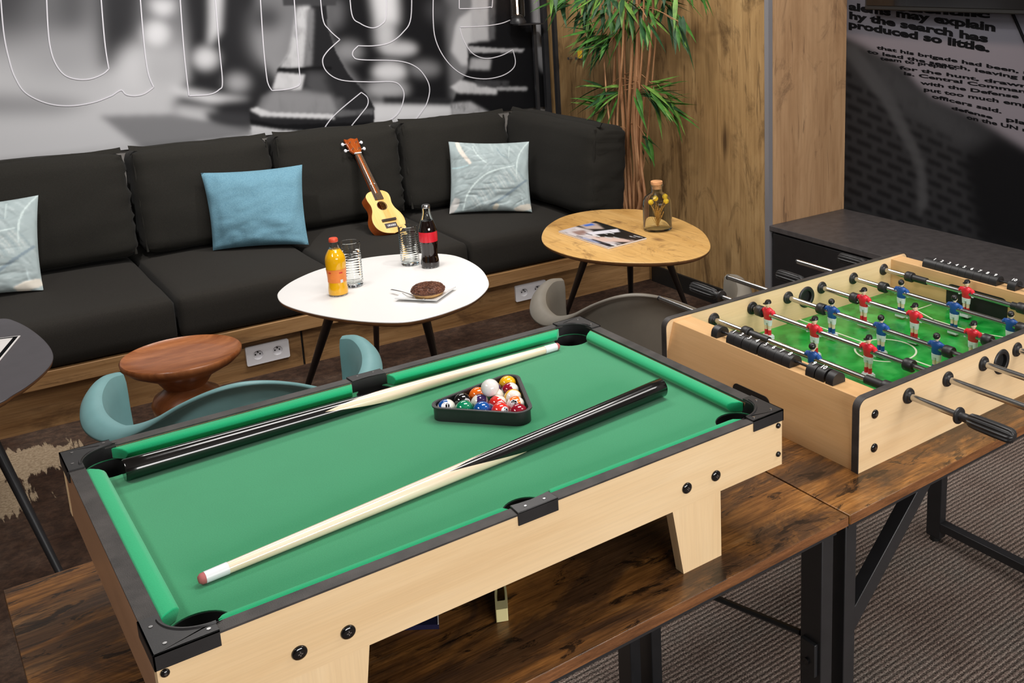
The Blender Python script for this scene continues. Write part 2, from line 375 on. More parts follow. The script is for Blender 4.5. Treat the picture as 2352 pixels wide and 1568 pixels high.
    def _conv(s, cu, mt, plane='xy'):
        o = bpy.data.objects.new('tmp', cu); COL.objects.link(o)
        me = bpy.data.meshes.new_from_object(o.evaluated_get(bpy.context.evaluated_depsgraph_get()))
        off = len(s.v)
        for v in me.vertices:
            p = mt @ v.co
            if plane == 'xz': p = Vector((p.x, p.z, p.y))
            if plane == 'yz': p = Vector((p.z, p.x, p.y))
            s.pt(p)
        for pl in me.polygons: s.face([off+i for i in pl.vertices])
        bpy.data.objects.remove(o); bpy.data.curves.remove(cu); bpy.data.meshes.remove(me)
    def text(s, txt, mt, size=1.0, extrude=0.0, bold=0.0, align='CENTER', fit=None):
        cu = bpy.data.curves.new('tmp', 'FONT'); cu.body = txt; cu.size = size; cu.extrude = extrude; cu.offset = bold
        cu.align_x = align; cu.resolution_u = 3
        if fit:
            o = bpy.data.objects.new('t', cu); COL.objects.link(o); bpy.context.view_layer.update(); wd = o.dimensions.x; bpy.data.objects.remove(o)
            mt = mt @ Matrix.Diagonal((fit/max(wd, 1e-6), 1, 1, 1))
        s._conv(cu, mt); return s
    def build(s, name, mats, parent=None, smooth=35, bevel=0.0, bseg=2, sub=0, fix=True, world=False):
        k = FR['k']; o = ORI.get(parent.name, Vector((0, 0, 0))) if parent else None
        if parent is None:
            vv = [W(v) for v in s.v]
            # origin of a single-mesh thing sits at its base
            mn = [min(v[i] for v in vv) for i in range(3)]; mx = [max(v[i] for v in vv) for i in range(3)]
            oo = Vector(((mn[0]+mx[0])/2, (mn[1]+mx[1])/2, mn[2])); vv = [v-oo for v in vv]
        else: vv = [(v-o)*k for v in s.v]
        me = bpy.data.meshes.new(name); me.from_pydata([tuple(v) for v in vv], [], s.f)
        if not isinstance(mats, (list, tuple)): mats = [mats]
        for m in mats: me.materials.append(m)
        me.polygons.foreach_set('material_index', s.m)
        if fix:
            bm = bmesh.new(); bm.from_mesh(me); bmesh.ops.recalc_face_normals(bm, faces=bm.faces); bm.to_mesh(me); bm.free()
        if smooth: me.shade_smooth(); me.set_sharp_from_angle(angle=math.radians(smooth))
        me.validate(); me.update()
        ob = bpy.data.objects.new(name, me); COL.objects.link(ob)
        if parent is None: ob.location = oo
        else: ob.parent = parent; ORI[ob.name] = o
        if bevel > 0:
            b = ob.modifiers.new('bevel', 'BEVEL'); b.width = bevel*k; b.segments = bseg; b.limit_method = 'ANGLE'; b.angle_limit = math.radians(40); b.harden_normals = False
        if sub: q = ob.modifiers.new('sub', 'SUBSURF'); q.levels = sub; q.render_levels = sub
        return ob
def thing(name, label, cat, loc, rot=None, group=None, local=False):
    o = bpy.data.objects.new(name, None); o.empty_display_size = 0.05; COL.objects.link(o)
    o.location = W(loc)
    if rot is not None:
        if isinstance(rot, Matrix): o.matrix_world = Matrix.Translation(W(loc)) @ rot.to_4x4()
        else: o.rotation_euler = (0, 0, rot)
    o['label'] = label; o['category'] = cat
    if group: o['group'] = group
    ORI[o.name] = Vector((0, 0, 0)) if (local or rot is not None) else Vector(loc)
    return o
def tag(o, label, cat, group=None):
    o['label'] = label; o['category'] = cat
    if group: o['group'] = group
    return o
def struct(o): o['kind'] = 'structure'; return o
def axes(x, y):
    x = Vector(x).normalized(); y = Vector(y); y = (y - x*y.dot(x)).normalized(); z = x.cross(y)
    return Matrix(((x.x, y.x, z.x), (x.y, y.y, z.y), (x.z, y.z, z.z)))
def fmat(o, x, y):
    return Matrix.Translation(Vector(o)) @ axes(x, y).to_4x4()
def rcorner(x0, x1, y0, y1, r, n=6, which=(1, 1, 1, 1)):
    out = []
    for k, (cx, cy, a0) in enumerate(((x0, y0, PI), (x1, y0, 1.5*PI), (x1, y1, 0), (x0, y1, 0.5*PI))):
        if not which[k]: out.append((cx, cy)); continue
        qx = cx + (r if cx == x0 else -r); qy = cy + (r if cy == y0 else -r)
        for i in range(n+1):
            a = a0 + 0.5*PI*i/n; out.append((qx+r*math.cos(a), qy+r*math.sin(a)))
    return out
def circ(cx, cy, r, n=28, a0=0, a1=2*PI):
    if a1-a0 > 6.28: return [(cx+r*math.cos(2*PI*i/n), cy+r*math.sin(2*PI*i/n)) for i in range(n)]
    return [(cx+r*math.cos(a0+(a1-a0)*i/n), cy+r*math.sin(a0+(a1-a0)*i/n)) for i in range(n+1)]
# ------------------------------------------------------------------ printed pictures (painted into mesh colours)
class Raster:
    def __init__(s, u0, u1, v0, v1, res, base=0.4, seed=1):
        s.u0, s.v0, s.res = u0, v0, res
        s.nu = int(round((u1-u0)/res))+1; s.nv = int(round((v1-v0)/res))+1
        s.U, s.V = np.meshgrid(u0+np.arange(s.nu)*res, v0+np.arange(s.nv)*res, indexing='ij')
        s.a = np.ones((s.nu, s.nv, 3))*base; s.rng = np.random.RandomState(seed)
    def blur(s, m, sig):
        sg = sig/s.res
        if sg < 0.4: return m
        n = int(3*sg)+1; k = np.exp(-0.5*(np.arange(-n, n+1)/sg)**2); k /= k.sum()
        m = np.pad(m, ((n, n), (0, 0)), 'edge'); m = np.apply_along_axis(lambda q: np.convolve(q, k, 'valid'), 0, m)
        m = np.pad(m, ((0, 0), (n, n)), 'edge'); return np.apply_along_axis(lambda q: np.convolve(q, k, 'valid'), 1, m)
    def mask(s, poly):
        m = np.zeros(s.U.shape, bool); n = len(poly)
        for i in range(n):
            (x0, y0), (x1, y1) = poly[i], poly[(i+1) % n]
            if y0 == y1: continue
            c = ((s.V >= min(y0, y1)) & (s.V < max(y0, y1)) & (s.U < x0+(s.V-y0)*(x1-x0)/(y1-y0))); m ^= c
        return m.astype(float)
    def noise(s, cell, aniso=1.0):
        nu = int(s.nu*s.res/cell)+3; nv = int(s.nv*s.res/(cell*aniso))+3
        r = s.rng.rand(nu, nv)
        fu = np.linspace(0, nu-1.001, s.nu); fv = np.linspace(0, nv-1.001, s.nv)
        iu = fu.astype(int); iv = fv.astype(int); a = (fu-iu)[:, None]; b = (fv-iv)[None, :]
        a = a*a*(3-2*a); b = b*b*(3-2*b)
        g = lambda p, q: r[iu+p][:, iv+q]
        return g(0, 0)*(1-a)*(1-b)+g(1, 0)*a*(1-b)+g(0, 1)*(1-a)*b+g(1, 1)*a*b
    def fill(s, poly, col, sig, alpha=1.0, grain=0.0, cell=0.02):
        m = s.blur(s.mask(poly), max(sig, 0.65*s.res))*alpha
        if grain: m = m*np.clip(1-grain+grain*(1.1*s.noise(cell*2.2, 1.6)+0.6*s.noise(cell, 2.5)+0.3*s.noise(cell*0.4, 2.5)), 0, 1)
        if not hasattr(col, '__len__'): col = (col, col, col+2)
        lin = np.array([s2l(c) for c in col]); s.a += m[:, :, None]*(lin-s.a)
def raster_panel(name, ras, to3d, mat, parent=None, depth=None):
    nu, nv = ras.nu, ras.nv
    vs_ = [to3d(u, v) for u, v in zip(ras.U.ravel(), ras.V.ravel())]
    mb = MB(); mb.v = [Vector(v) for v in vs_]
    I = np.arange(nu*nv).reshape(nu, nv)
    mb.f = [tuple(int(k) for k in q) for q in np.stack([I[:-1, :-1], I[1:, :-1], I[1:, 1:], I[:-1, 1:]], -1).reshape(-1, 4)]
    mb.m = [0]*len(mb.f)
    nf = len(mb.v)
    if depth is not None:   # back face and sides give the board its thickness
        dv = Vector(depth); c = [I[0, 0], I[-1, 0], I[-1, -1], I[0, -1]]
        b = [mb.pt(mb.v[int(i)]+dv) for i in c]
        f = [mb.pt(mb.v[int(i)].copy()) for i in c]
        mb.face(b)
        for i in range(4): mb.face((f[i], f[(i+1) % 4], b[(i+1) % 4], b[i]))
    o = mb.build(name, mat, parent, smooth=0, fix=False)
    at = o.data.color_attributes.new('print', 'FLOAT_COLOR', 'POINT')
    d = np.full((len(o.data.vertices), 4), 0.3); d[:nf, :3] = ras.a.reshape(-1, 3); d[:, 3] = 1
    at.data.foreach_set('color', d.ravel()); return o
frame_lounge()
XW, YM, YC, XR = 2.72, 4.73, 2.98, 3.175       # oak wall, mural wall, column face, newspaper wall
# ------------------------------------------------------------------ floor, walls, ceiling
k = CAMH/1.45
mb = MB(); mb.box(-2.6, 5.0, 2.3, 4.85, -0.05, 0); mb.mi = 1; mb.box(-2.6, 5.0, -2.4, 2.3, -0.05, 0)
# world-aligned floor, kept at the scene origin so its pattern stays put
me = bpy.data.meshes.new('floor'); me.from_pydata([tuple(v*k) for v in mb.v], [], mb.f); me.materials.append(M['floor']); me.materials.append(M['ribbed'])
me.polygons.foreach_set('material_index', mb.m); fl = bpy.data.objects.new('floor', me); COL.objects.link(fl); struct(fl)
struct(MB().box(-2.6, XW, YM, YM+0.12, 0, 2.66).build('wall_back', M['wall_grey']))
struct(MB().box(XW, XR+0.12, YC, YM+0.12, 0, 2.66).build('wall_oak', [M['oak_wall']]))
struct(MB().box(XR, XR+0.12, -2.4, YC, 0, 2.66).build('wall_right', M['wall_grey']))
struct(MB().box(-2.72, -2.6, -2.52, YM+0.12, 0, 2.66).build('wall_left', M['wall_grey']))
struct(MB().box(-2.6, XR+0.12, -2.52, -2.4, 0, 2.66).build('wall_front', M['wall_grey']))
for i_, (a_, b_, c_, d_) in enumerate(((-0.46, 2.20, 1.93, 1.97), (-0.46, 2.20, 1.05, 1.09), (-0.46, -0.42, 1.09, 1.93), (2.16, 2.20, 1.09, 1.93), (0.85, 0.89, 1.09, 1.93))):
    struct(MB().box(a_, b_, -2.4, -2.37, c_, d_).build('added_window_1', M['white_plastic']))  # unseen window frame, added to go with the front fill light
struct(MB().box(-2.6, XR+0.12, -2.4, YM+0.12, 2.66, 2.75).build('ceiling', M['ceiling']))
struct(MB().box(XW+0.012, XR, YC-0.008, YC, 0, 2.66).build('trim_1', M['oak_col']))
struct(MB().box(XW-0.008, XW+0.014, YC-0.012, YC+0.012, 0, 2.66).build('trim_2', M['alu']))
struct(MB().box(XW-0.012, XW, YC+0.012, 3.8, 0, 0.08).build('baseboard_right', M['black_deep']))
# hooks with a yellow tag on the oak wall
h = thing('wall_hook', 'row of dark wall hooks with a yellow tag behind the bamboo', 'hook', tuple(onx(1330, 140, XW)))
for q in (1313, 1331, 1343):
    c = onx(q, 134, XW); MB().tube([c, c+Vector((-0.02, 0, 0))], 0.008, 10).build('hook', M['steel'], h)
c = onx(1339, 124, XW); MB().box(c.x-0.022, c.x-0.015, c.y-0.015, c.y+0.015, c.z-0.02, c.z+0.02).build('tag', M['yellow'], h)
# ------------------------------------------------------------------ chess mural
YP = YM-0.012
def P2(pts):
    out = []
    for x, y in pts:
        if y <= 0: y = -170
        q = ony(x, y, YP); out.append((q.x, q.z))
    return out
def E2(cx, cy, rx, ry, n=24): return P2([(cx+rx*math.cos(2*PI*i/n), max(cy+ry*math.sin(2*PI*i/n), 0.5)) for i in range(n)])
R = Raster(-0.6, 2.70, 0.757, 1.757, 0.004, s2l(105), 3)
px = 0.0022
def F(p, c, b, a=1.0, g=0.0, cell=0.02): R.fill(P2(p), c, b*px, a, g, cell)
def FE(cx, cy, rx, ry, c, b, a=1.0, g=0.0): R.fill(E2(cx, cy, rx, ry), c, b*px, a, g)
F([(-900, 0), (1300, 0), (1300, 500), (-900, 500)], 104, 1)
F([(-900, 130), (620, 110), (640, 560), (-900, 700)], 172, 30)
F([(-200, 205), (130, 222), (220, 240), (130, 262), (-200, 268)], 128, 12)
F([(-300, 0), (115, 0), (75, 62), (-300, 80)], 62, 20)
F([(110, 60), (225, 50), (230, 175), (40, 180)], 140, 26)
FE(120, 30, 60, 26, 95, 18)
F([(222, 0), (340, 0), (318, 60), (283, 150), (232, 165), (226, 60)], 44, 11)
F([(120, 0), (200, 0), (190, 60), (140, 70)], 70, 16)
FE(374, 8, 27, 30, 192, 8); FE(360, 78, 29, 30, 196, 8); FE(312, 165, 48, 55, 180, 14); F([(330, 120), (430, 120), (430, 180), (340, 200)], 160, 12)
F([(398, 0), (575, 0), (600, 120), (650, 200), (640, 290), (520, 302), (420, 290), (398, 240), (432, 180), (430, 60)], 34, 8)
F([(482, 0), (518, 0), (506, 70), (478, 112), (482, 50)], 186, 6); FE(472, 134, 28, 24, 190, 8); FE(545, 190, 26, 20, 150, 9)
F([(392, 198), (500, 218), (575, 226), (480, 236), (400, 216)], 190, 6); F([(400, 240), (490, 250), (492, 286), (402, 280)], 172, 8)
F([(470, 255), (575, 262), (575, 292), (480, 284)], 52, 6); F([(425, 287), (575, 292), (575, 306), (430, 300)], 70, 5)
F([(228, 266), (395, 262), (590, 306), (590, 332), (330, 347)], 112, 5); F([(320, 345), (590, 308), (590, 380), (320, 400)], 170, 4)
FE(622, 85, 44, 66, 124, 14); FE(610, 40, 40, 30, 60, 12)
F([(745, 0), (1010, 0), (1040, 245), (860, 245), (760, 100)], 20, 8)
F([(828, 0), (905, 0), (915, 52), (866, 66)], 194, 9); FE(886, 82, 22, 36, 170, 9); FE(918, 112, 40, 15, 170, 7); FE(800, 118, 32, 22, 122, 9)
FE(770, 25, 18, 40, 90, 10); FE(1010, 20, 30, 30, 60, 12)
FE(895, 165, 38, 22, 184, 8); FE(975, 158, 36, 16, 112, 9); FE(890, 205, 48, 20, 150, 9)
F([(855, 238), (1040, 240), (1045, 300), (850, 330)], 186, 6); F([(880, 222), (1040, 226), (1040, 241), (880, 236)], 30, 4)
# the sharp queen
F([(680, 0), (745, 0), (752, 60), (772, 120), (800, 170), (842, 215), (860, 246), (860, 300), (856, 340), (578, 340), (575, 285), (572, 260), (592, 238), (626, 208), (636, 160), (660, 130), (674, 90), (680, 30)], 30, 1)
F([(634, 0), (784, 0), (772, 13), (650, 13)], 56, 1.5)
F([(683, 15), (712, 15), (706, 90), (698, 154), (642, 157), (664, 120)], 176, 3, 1, 0.45, 0.012)
F([(705, 20), (722, 20), (716, 150), (698, 154)], 110, 3, 1, 0.6, 0.01)
F([(640, 157), (762, 152), (762, 160), (642, 164)], 14, 1.5)
F([(637, 166), (700, 172), (692, 208), (626, 206)], 184, 2, 1, 0.3, 0.02)
F([(603, 222), (628, 210), (790, 226), (790, 262), (600, 262), (590, 250)], 112, 4, 0.85, 0.7, 0.018)
F([(604, 246), (628, 208), (700, 206), (765, 216), (774, 262), (600, 264)], 128, 5, 0.8, 0.6, 0.03)
F([(705, 166), (745, 168), (762, 214), (700, 210)], 80, 6, 0.7, 0.7, 0.02)
F([(740, 180), (800, 190), (850, 240), (850, 268), (780, 262)], 40, 4, 0.6, 0.6, 0.02)
F([(574, 252), (600, 266), (768, 273), (766, 262), (620, 258), (590, 246)], 190, 2, 1, 0.2)
F([(575, 274), (640, 286), (858, 280), (858, 296), (640, 296), (576, 284)], 16, 1.5)
F([(576, 288), (640, 298), (706, 303), (704, 345), (578, 345)], 178, 2, 1, 0.25); F([(704, 303), (858, 298), (858, 345), (704, 345)], 52, 3, 1, 0.4)
F([(770, 255), (858, 250), (858, 262), (770, 268)], 90, 2, 0.8, 0.6)
# the rook on the right
F([(1055, 42), (1086, 20), (1092, 150), (1060, 150), (1037, 118), (1046, 60)], 170, 4)
F([(1118, 0), (1205, 0), (1258, 110), (1262, 280), (1040, 276), (1036, 240), (1062, 182), (1074, 160), (1074, 100), (1116, 88)], 16, 2)
F([(1086, 0), (1124, 0), (1124, 92), (1082, 97)], 158, 3, 1, 0.25, 0.012); F([(1120, 0), (1140, 0), (1136, 90), (1122, 92)], 80, 3, 1, 0.7, 0.01)
F([(1074, 106), (1150, 112), (1205, 112), (1200, 119), (1080, 121)], 150, 1.8, 1, 0.4, 0.012)
F([(1082, 134), (1128, 136), (1124, 160), (1078, 158)], 150, 3, 1, 0.3)
F([(1035, 200), (1058, 184), (1142, 204), (1140, 216), (1052, 213)], 176, 2.5, 1, 0.25); F([(1140, 199), (1212, 200), (1210, 208), (1140, 207)], 140, 2, 1, 0.5)
F([(1090, 184), (1170, 186), (1168, 200), (1096, 200)], 60, 2, 0.8, 0.7, 0.008)
F([(1038, 238), (1080, 234), (1122, 258), (1108, 282), (1036, 282)], 150, 3, 1, 0.5, 0.01)
F([(1212, 0), (1256, 0), (1256, 182), (1238, 150), (1226, 60)], 138, 4, 1, 0.3); F([(1182, 282), (1262, 276), (1262, 330), (1180, 320)], 120, 3)
mural = thing('wall_mural', 'large black and white photo mural of chess pieces with outlined letters above the sofa', 'mural', (1.1, YM, 0.757))
raster_panel('printed_board', R, lambda u, v: (u, YP, v), M['mural'], mural, (0, 0.011, 0))
def outline(pts, closed=False):
    P = [ony(x, y if y > 0 else -60, YP-0.0025) for x, y in pts]
    P = [Vector((p.x, YP-0.0025, p.z)) for p in P]
    return P
LET = [
 ('letter_u', [[(-2, 0), (8, 70), (22, 140), (36, 180), (60, 214), (108, 237), (160, 243), (215, 235), (258, 219)], [(258, 219), (278, 207), (290, 217), (310, 220), (332, 215), (353, 200)], [(353, 200), (340, 165), (330, 90), (318, 0)], [(105, 0), (110, 60), (117, 115), (130, 150), (150, 173), (178, 182), (208, 181), (236, 170), (250, 158)], [(250, 158), (240, 90), (228, 0)]]),
 ('letter_n', [[(410, 0), (422, 110), (434, 220)], [(434, 220), (480, 217), (503, 206), (511, 188), (503, 100), (490, 0)], [(595, 0), (604, 90), (612, 172), (617, 195), (625, 208)], [(625, 208), (660, 205), (684, 198), (690, 190)], [(690, 190), (682, 90), (672, 0)]]),
 ('letter_g', [[(732, 0), (741, 40), (756, 68), (781, 91)], [(781, 91), (752, 118), (741, 140), (752, 166), (785, 184), (850, 188), (903, 188), (922, 200), (928, 222), (915, 260), (880, 288)], [(738, 318), (748, 290), (775, 258), (830, 212)], [(830, 212), (844, 224), (844, 242), (826, 266), (806, 292), (808, 305), (835, 305), (862, 297)], [(945, 0), (944, 40), (925, 75), (895, 98), (860, 105), (823, 105)], [(823, 105), (811, 118), (812, 130), (830, 137), (915, 140), (955, 153), (978, 178), (987, 205), (980, 238), (965, 262), (948, 283)], [(801, 0), (808, 32), (828, 54), (855, 64), (876, 56), (887, 34), (888, 0)]]),
 ('letter_e', [[(997, 0), (995, 40), (1002, 95), (1028, 142), (1065, 172), (1110, 181), (1150, 175), (1176, 160), (1184, 142), (1178, 114)], [(1178, 114), (1150, 128), (1115, 134), (1085, 122), (1065, 92), (1056, 62)], [(1056, 62), (1110, 60), (1150, 54), (1172, 46)], [(1055, 0), (1055, 20)], [(1055, 20), (1100, 19), (1125, 16), (1131, 10), (1132, 0)]]),
]
for nm, strokes in LET:
    mb = MB()
    for st in strokes:
        P = catmull(outline(st), 6); n = len(P); I = []
        for i, p in enumerate(P):
            t = (P[min(i+1, n-1)]-P[max(i-1, 0)]).normalized(); q = Vector((-t.z, 0, t.x))*0.0021
            I.append((mb.pt(p+q), mb.pt(p-q), mb.pt(p-q+Vector((0, 0.002, 0))), mb.pt(p+q+Vector((0, 0.002, 0)))))
        for a, b in zip(I, I[1:]):
            for e in range(4): mb.face((a[e], b[e], b[(e+1) % 4], a[(e+1) % 4]))
    mb.build(nm, M['line_white'], mural, smooth=0)
# ------------------------------------------------------------------ newspaper mural and television
XP = XR-0.01
def P3(pts): return [(lambda q: (q.y, q.z))(onx(x, (y if y > 0 else -170), XP)) for x, y in pts]
R = Raster(0.6, YC-0.01, 0.40, 1.62, 0.0045, s2l(44), 9)
def G(p, c, b, a=1.0, g=0.0, cell=0.02): R.fill(P3(p), c, b*0.0018, a, g, cell)
G([(1940, 110), (2060, 150), (2352, 330), (2352, 620), (1930, 480)], 40, 14, 1, 0.2, 0.05)
for i in range(-4, 16):        # blurred brick courses
    for j in range(14):
        x0 = 1900+j*46+(i % 2)*22; y0 = 190+i*24+(x0-1950)*0.42
        if y0 < 190+(x0-1950)*0.62-20: continue
        G([(x0, y0), (x0+34, y0+14), (x0+34, y0+26), (x0, y0+12)], 18, 3.2, 0.85)
G([(1940, 100), (1965, 105), (2050, 215), (2122, 370), (2132, 470), (2108, 500), (2106, 385), (2030, 240), (1940, 125)], 70, 6, 0.7)
G([(1950, 130), (2030, 140), (2160, 240), (2280, 330), (2200, 330), (2060, 250)], 58, 16, 0.7, 0.5, 0.012)
G([(2210, 360), (2290, 310), (2500, 380), (2500, 620), (2250, 560)], 16, 14)
G([(1940, 0), (2800, 0), (2800, 520), (2352, 338), (2240, 268), (2140, 222), (2110, 195), (2070, 150), (1990, 108), (1940, 84)], (112, 106, 112), 7)
G([(1940, 0), (2800, 0), (2800, 130), (2352, 104), (2010, 84), (1940, 76)], (88, 88, 96), 5, 0.9)
nm = thing('wall_mural', 'dark mural of enlarged newspaper print fading into brickwork beside the oak column', 'mural', (XR, 2.0, 0.40))
raster_panel('printed_board', R, lambda u, v: (XP, u, v), M['mural'], nm, (0.009, 0, 0))
def wtext(mb, txt, p0, p1, h, bold=0.0):
    X = XP-0.0015; A = onx(p0[0], p0[1], X); B = onx(p1[0], p1[1], X); U = onx(p0[0], p0[1]-h, X)-A; d = B-A
    x = d.normalized(); u = U.normalized(); z = x.cross(u).normalized()
    mt = Matrix(((x.x, u.x, z.x, A.x), (x.y, u.y, z.y, A.y), (x.z, u.z, z.z, A.z), (0, 0, 0, 1)))
    mb.text(txt, mt, U.length/0.72, 0.0004, bold, 'LEFT', d.length)
mb = MB()
for t, a, b, h in (('scientific', (2060, 24), (2274, 41), 15), ('alems may explain', (1950, 22), (2287, 72), 17), ('hy the search has', (1950, 42), (2268, 97), 16), ('produced so little.', (1949, 62), (2272, 119), 16)):
    wtext(mb, t, a, b, h, 0.0018)
mb.build('headline', M['ink_black'], nm, smooth=0)
mb = MB()
for t, a, b, h in (('that his brigade had been, as', (2014, 112), (2380, 174), 10), ('to lead the search, leaving his', (1992, 121), (2390, 190), 10), ('team to prepare.', (2022, 137), (2198, 160), 10),
                   ('for the hunt, drawn', (2066, 158), (2362, 202), 10), ('is. Central Command', (2075, 171), (2375, 217), 10), ('with the Defense', (2115, 193), (2341, 226), 10),
                   ('put too much emph', (2121, 208), (2380, 249), 11), ('officers said.', (2140, 224), (2300, 260), 11), ('defense', (2185, 250), (2279, 273), 9), ('play', (2310, 277), (2375, 291), 12), ('on the UN re', (2220, 272), (2372, 306), 11)):
    wtext(mb, t, a, b, h*0.74, 0.0005)
mb.build('body_text', M['ink_black'], nm, smooth=0)
A = onx(2325, 28, XP-0.002); B = onx(2365, 120, XP-0.002)
MB().tube([A, B], 0.006, 6).build('column_rule', M['ink_black'], nm)
tv = thing('television', 'black flat television on the newspaper mural, only its bottom edge in frame', 'television', (XR-0.05, 2.4, 1.29))
a = onx(1986, 22, XR-0.07); zt = a.z
MB().box(XR-0.07, XR-0.03, 1.55, a.y, zt, zt+0.72).build('housing', M['black_deep'], tv, bevel=0.004)
MB().box(XR-0.0735, XR-0.07, 1.57, a.y-0.012, zt+0.018, zt+0.705).build('screen', M['black_gloss'], tv)
MB().box(XR-0.031, XR-0.011, 1.95, 2.45, zt+0.2, zt+0.5).build('wall_bracket', M['black_metal'], tv)
MB().box(XR-0.0735, XR-0.07, 1.96, 2.02, zt+0.006, zt+0.010).build('logo_strip', M['steel'], tv)
# ------------------------------------------------------------------ low black cabinet in the niche
cb = thing('cabinet', 'low black cabinet with charcoal top along the newspaper mural', 'cabinet', (2.95, 2.0, 0))
MB().box(XW+0.012, XR-0.012, 0.9, YC-0.01, 0.0, 0.405).build('carcass', M['cabinet'], cb)
MB().box(XW-0.004, XR-0.011, 0.9, YC-0.009, 0.406, 0.428).build('worktop', M['cabinet_top'], cb, bevel=0.002)
for y0, y1 in ((2.26, 2.95), (1.58, 2.25), (0.9, 1.57)):
    MB().box(XW, XW+0.013, y0, y1, 0.06, 0.398).build('door', M['cabinet'], cb, bevel=0.002)
# ------------------------------------------------------------------ bench base with sockets
bn = thing('bench', 'long built-in oak bench base under the charcoal cushions', 'bench', (0.8, 4.2, 0))
MB().box(-1.4, 1.098, 3.83, YM-0.013, 0, 0.145).build('base_panel', M['oak_bench'], bn)
MB().box(1.106, XW-0.002, 3.83, YM-0.013, 0, 0.145).build('base_panel', M['oak_bench'], bn)
MB().box(1.098, 1.106, 3.838, 4.2, 0, 0.145).build('joint', M['black_deep'], bn)
MB().box(-1.4, XW-0.002, 3.80, YM-0.013, 0.145, 0.2).build('seat_board', M['oak_bench'], bn, bevel=0.002)
def socket(x0, label):
    t = thing('wall_socket', label, 'socket', (x0+0.075, 3.822, 0.048), group=None)
    outer = rcorner(x0, x0+0.15, 0.048, 0.120, 0.006)
    hs = [circ(x0+cx, 0.084, 0.0215, 28) for cx in (0.041, 0.109)]
    MB().holes(outer, hs, 3.820, 3.8295, 'xz').build('plate', M['white_plastic'], t)
    for cx in (0.041, 0.109):
        mb = MB(); mb.mat = Matrix.Translation((x0+cx, 3.8285, 0.084)) @ Matrix.Rotation(PI/2, 4, 'X')
        mb.lathe([(0, 0.001), (0.017, 0.001), (0.0175, 0.0085), (0.0213, 0.0085), (0.0213, 0)], seg=28)
        o = mb.build('outlet', M['white_plastic'], t); ORI[o.name] = ORI[t.name]
        mb = MB()
        for dx, dz in ((-0.008, 0.001), (0.008, 0.001)): mb.cyl((x0+cx+dx, 3.828, 0.084+dz), (x0+cx+dx, 3.8255, 0.084+dz), 0.0027, seg=10)
        mb.cyl((x0+cx, 3.828, 0.094), (x0+cx, 3.820, 0.094), 0.0024, seg=10)
        mb.build('contact', M['black_deep'], o)
    return t
socket(0.901, 'white double power socket in the bench front beside the wooden stool')
socket(1.995, 'white double power socket in the bench front half hidden by the taupe chair')
# ------------------------------------------------------------------ cushions
def soft(mb, cx, cy, cz, w, d, h, r, bulge, n=(14, 8, 10), wr=0.0, seed=0, tilt=0.0, side=0.0):
    bm = bmesh.new(); H = Vector((w/2, d/2, h/2)); vs_ = {}
    def add(p):
        key = tuple(round(c, 6) for c in p)
        if key in vs_: return vs_[key]
        q = Vector([max(-H[i]+r, min(H[i]-r, p[i])) for i in range(3)]); dr = Vector(p)-q
        dl = dr.normalized() if dr.length > 1e-9 else Vector((0, 0, 0)); s = q+dl*r
        u, v, t = [s[i]/H[i] for i in range(3)]
        s = s + Vector((dl.x*(1-v*v)*(1-t*t)*bulge[0], dl.y*(1-abs(u)**3)*(1-abs(t)**3)*bulge[1], max(dl.z, 0)*(1-abs(u)**3)*(1-v*v)*bulge[2]))
        if wr:
            e = max(abs(u), abs(t)*0.9)**6
            nn = mnoise.noise(Vector((u*3+seed, v*2, t*16))); n2 = mnoise.noise(Vector((u*2.2+seed*3, v, t*2.5+9)))
            s += dl*(nn*e*wr + n2*wr*0.5); s.x += nn*wr*0.6*e
        vs_[key] = bm.verts.new(s); return vs_[key]
    ax = [(0, 1, 2), (1, 2, 0), (2, 0, 1)]
    for a, b, c in ax:
        for sg in (-1, 1):
            for i in range(n[a]):
                for j in range(n[b]):
                    q = []
                    for di, dj in ((0, 0), (1, 0), (1, 1), (0, 1)):
                        p = [0, 0, 0]; p[a] = -H[a]+2*H[a]*(0.5-0.5*math.cos(PI*(i+di)/n[a])); p[b] = -H[b]+2*H[b]*(0.5-0.5*math.cos(PI*(j+dj)/n[b])); p[c] = sg*H[c]
                        q.append(add(p))
                    if len(set(q)) == 4:
                        try: bm.faces.new(q)
                        except ValueError: pass
    old = mb.mat.copy(); mb.mat = old @ Matrix.Translation((cx, cy, cz)) @ Matrix.Rotation(tilt, 4, 'X') @ Matrix.Rotation(side, 4, 'Z')
    off = len(mb.v); bm.verts.index_update()
    for v in bm.verts: mb.pt(v.co)
    for f in bm.faces: mb.face([off+v.index for v in f.verts])
    bm.free(); mb.mat = old; return mb
seats = [(0.16, 0.70, 'charcoal seat cushion at the left, in front of the leaf pillow cut by the frame'), (0.70, 1.24, 'charcoal seat cushion under the plain blue pillow'),
         (1.24, 1.79, 'charcoal seat cushion on which the ukulele stands'), (1.79, 2.33, 'charcoal seat cushion in the corner under the whole leaf pillow')]
for i, (x0, x1, lb) in enumerate(seats):
    mb = MB(); xe = x1 if i < 3 else 2.505
    soft(mb, (x0+xe)/2, 4.255, 0.2815, xe-x0-0.008, 0.905, 0.160, 0.028, (0.0, 0.006, 0.010), (18, 18, 8), 0.003, i)
    tag(mb.build('seat_cushion', M['sofa'], None, smooth=60), lb, 'cushion', 'charcoal seat cushions in a row on the bench')
backs = [(0.18, 0.715, 'charcoal back cushion at the left end of the row, behind the cut-off leaf pillow'), (0.725, 1.24, 'charcoal back cushion behind the plain blue pillow'),
         (1.25, 1.785, 'charcoal back cushion with the ukulele leaning on it'), (1.795, 2.33, 'charcoal back cushion behind the whole leaf pillow, below the chess rook')]
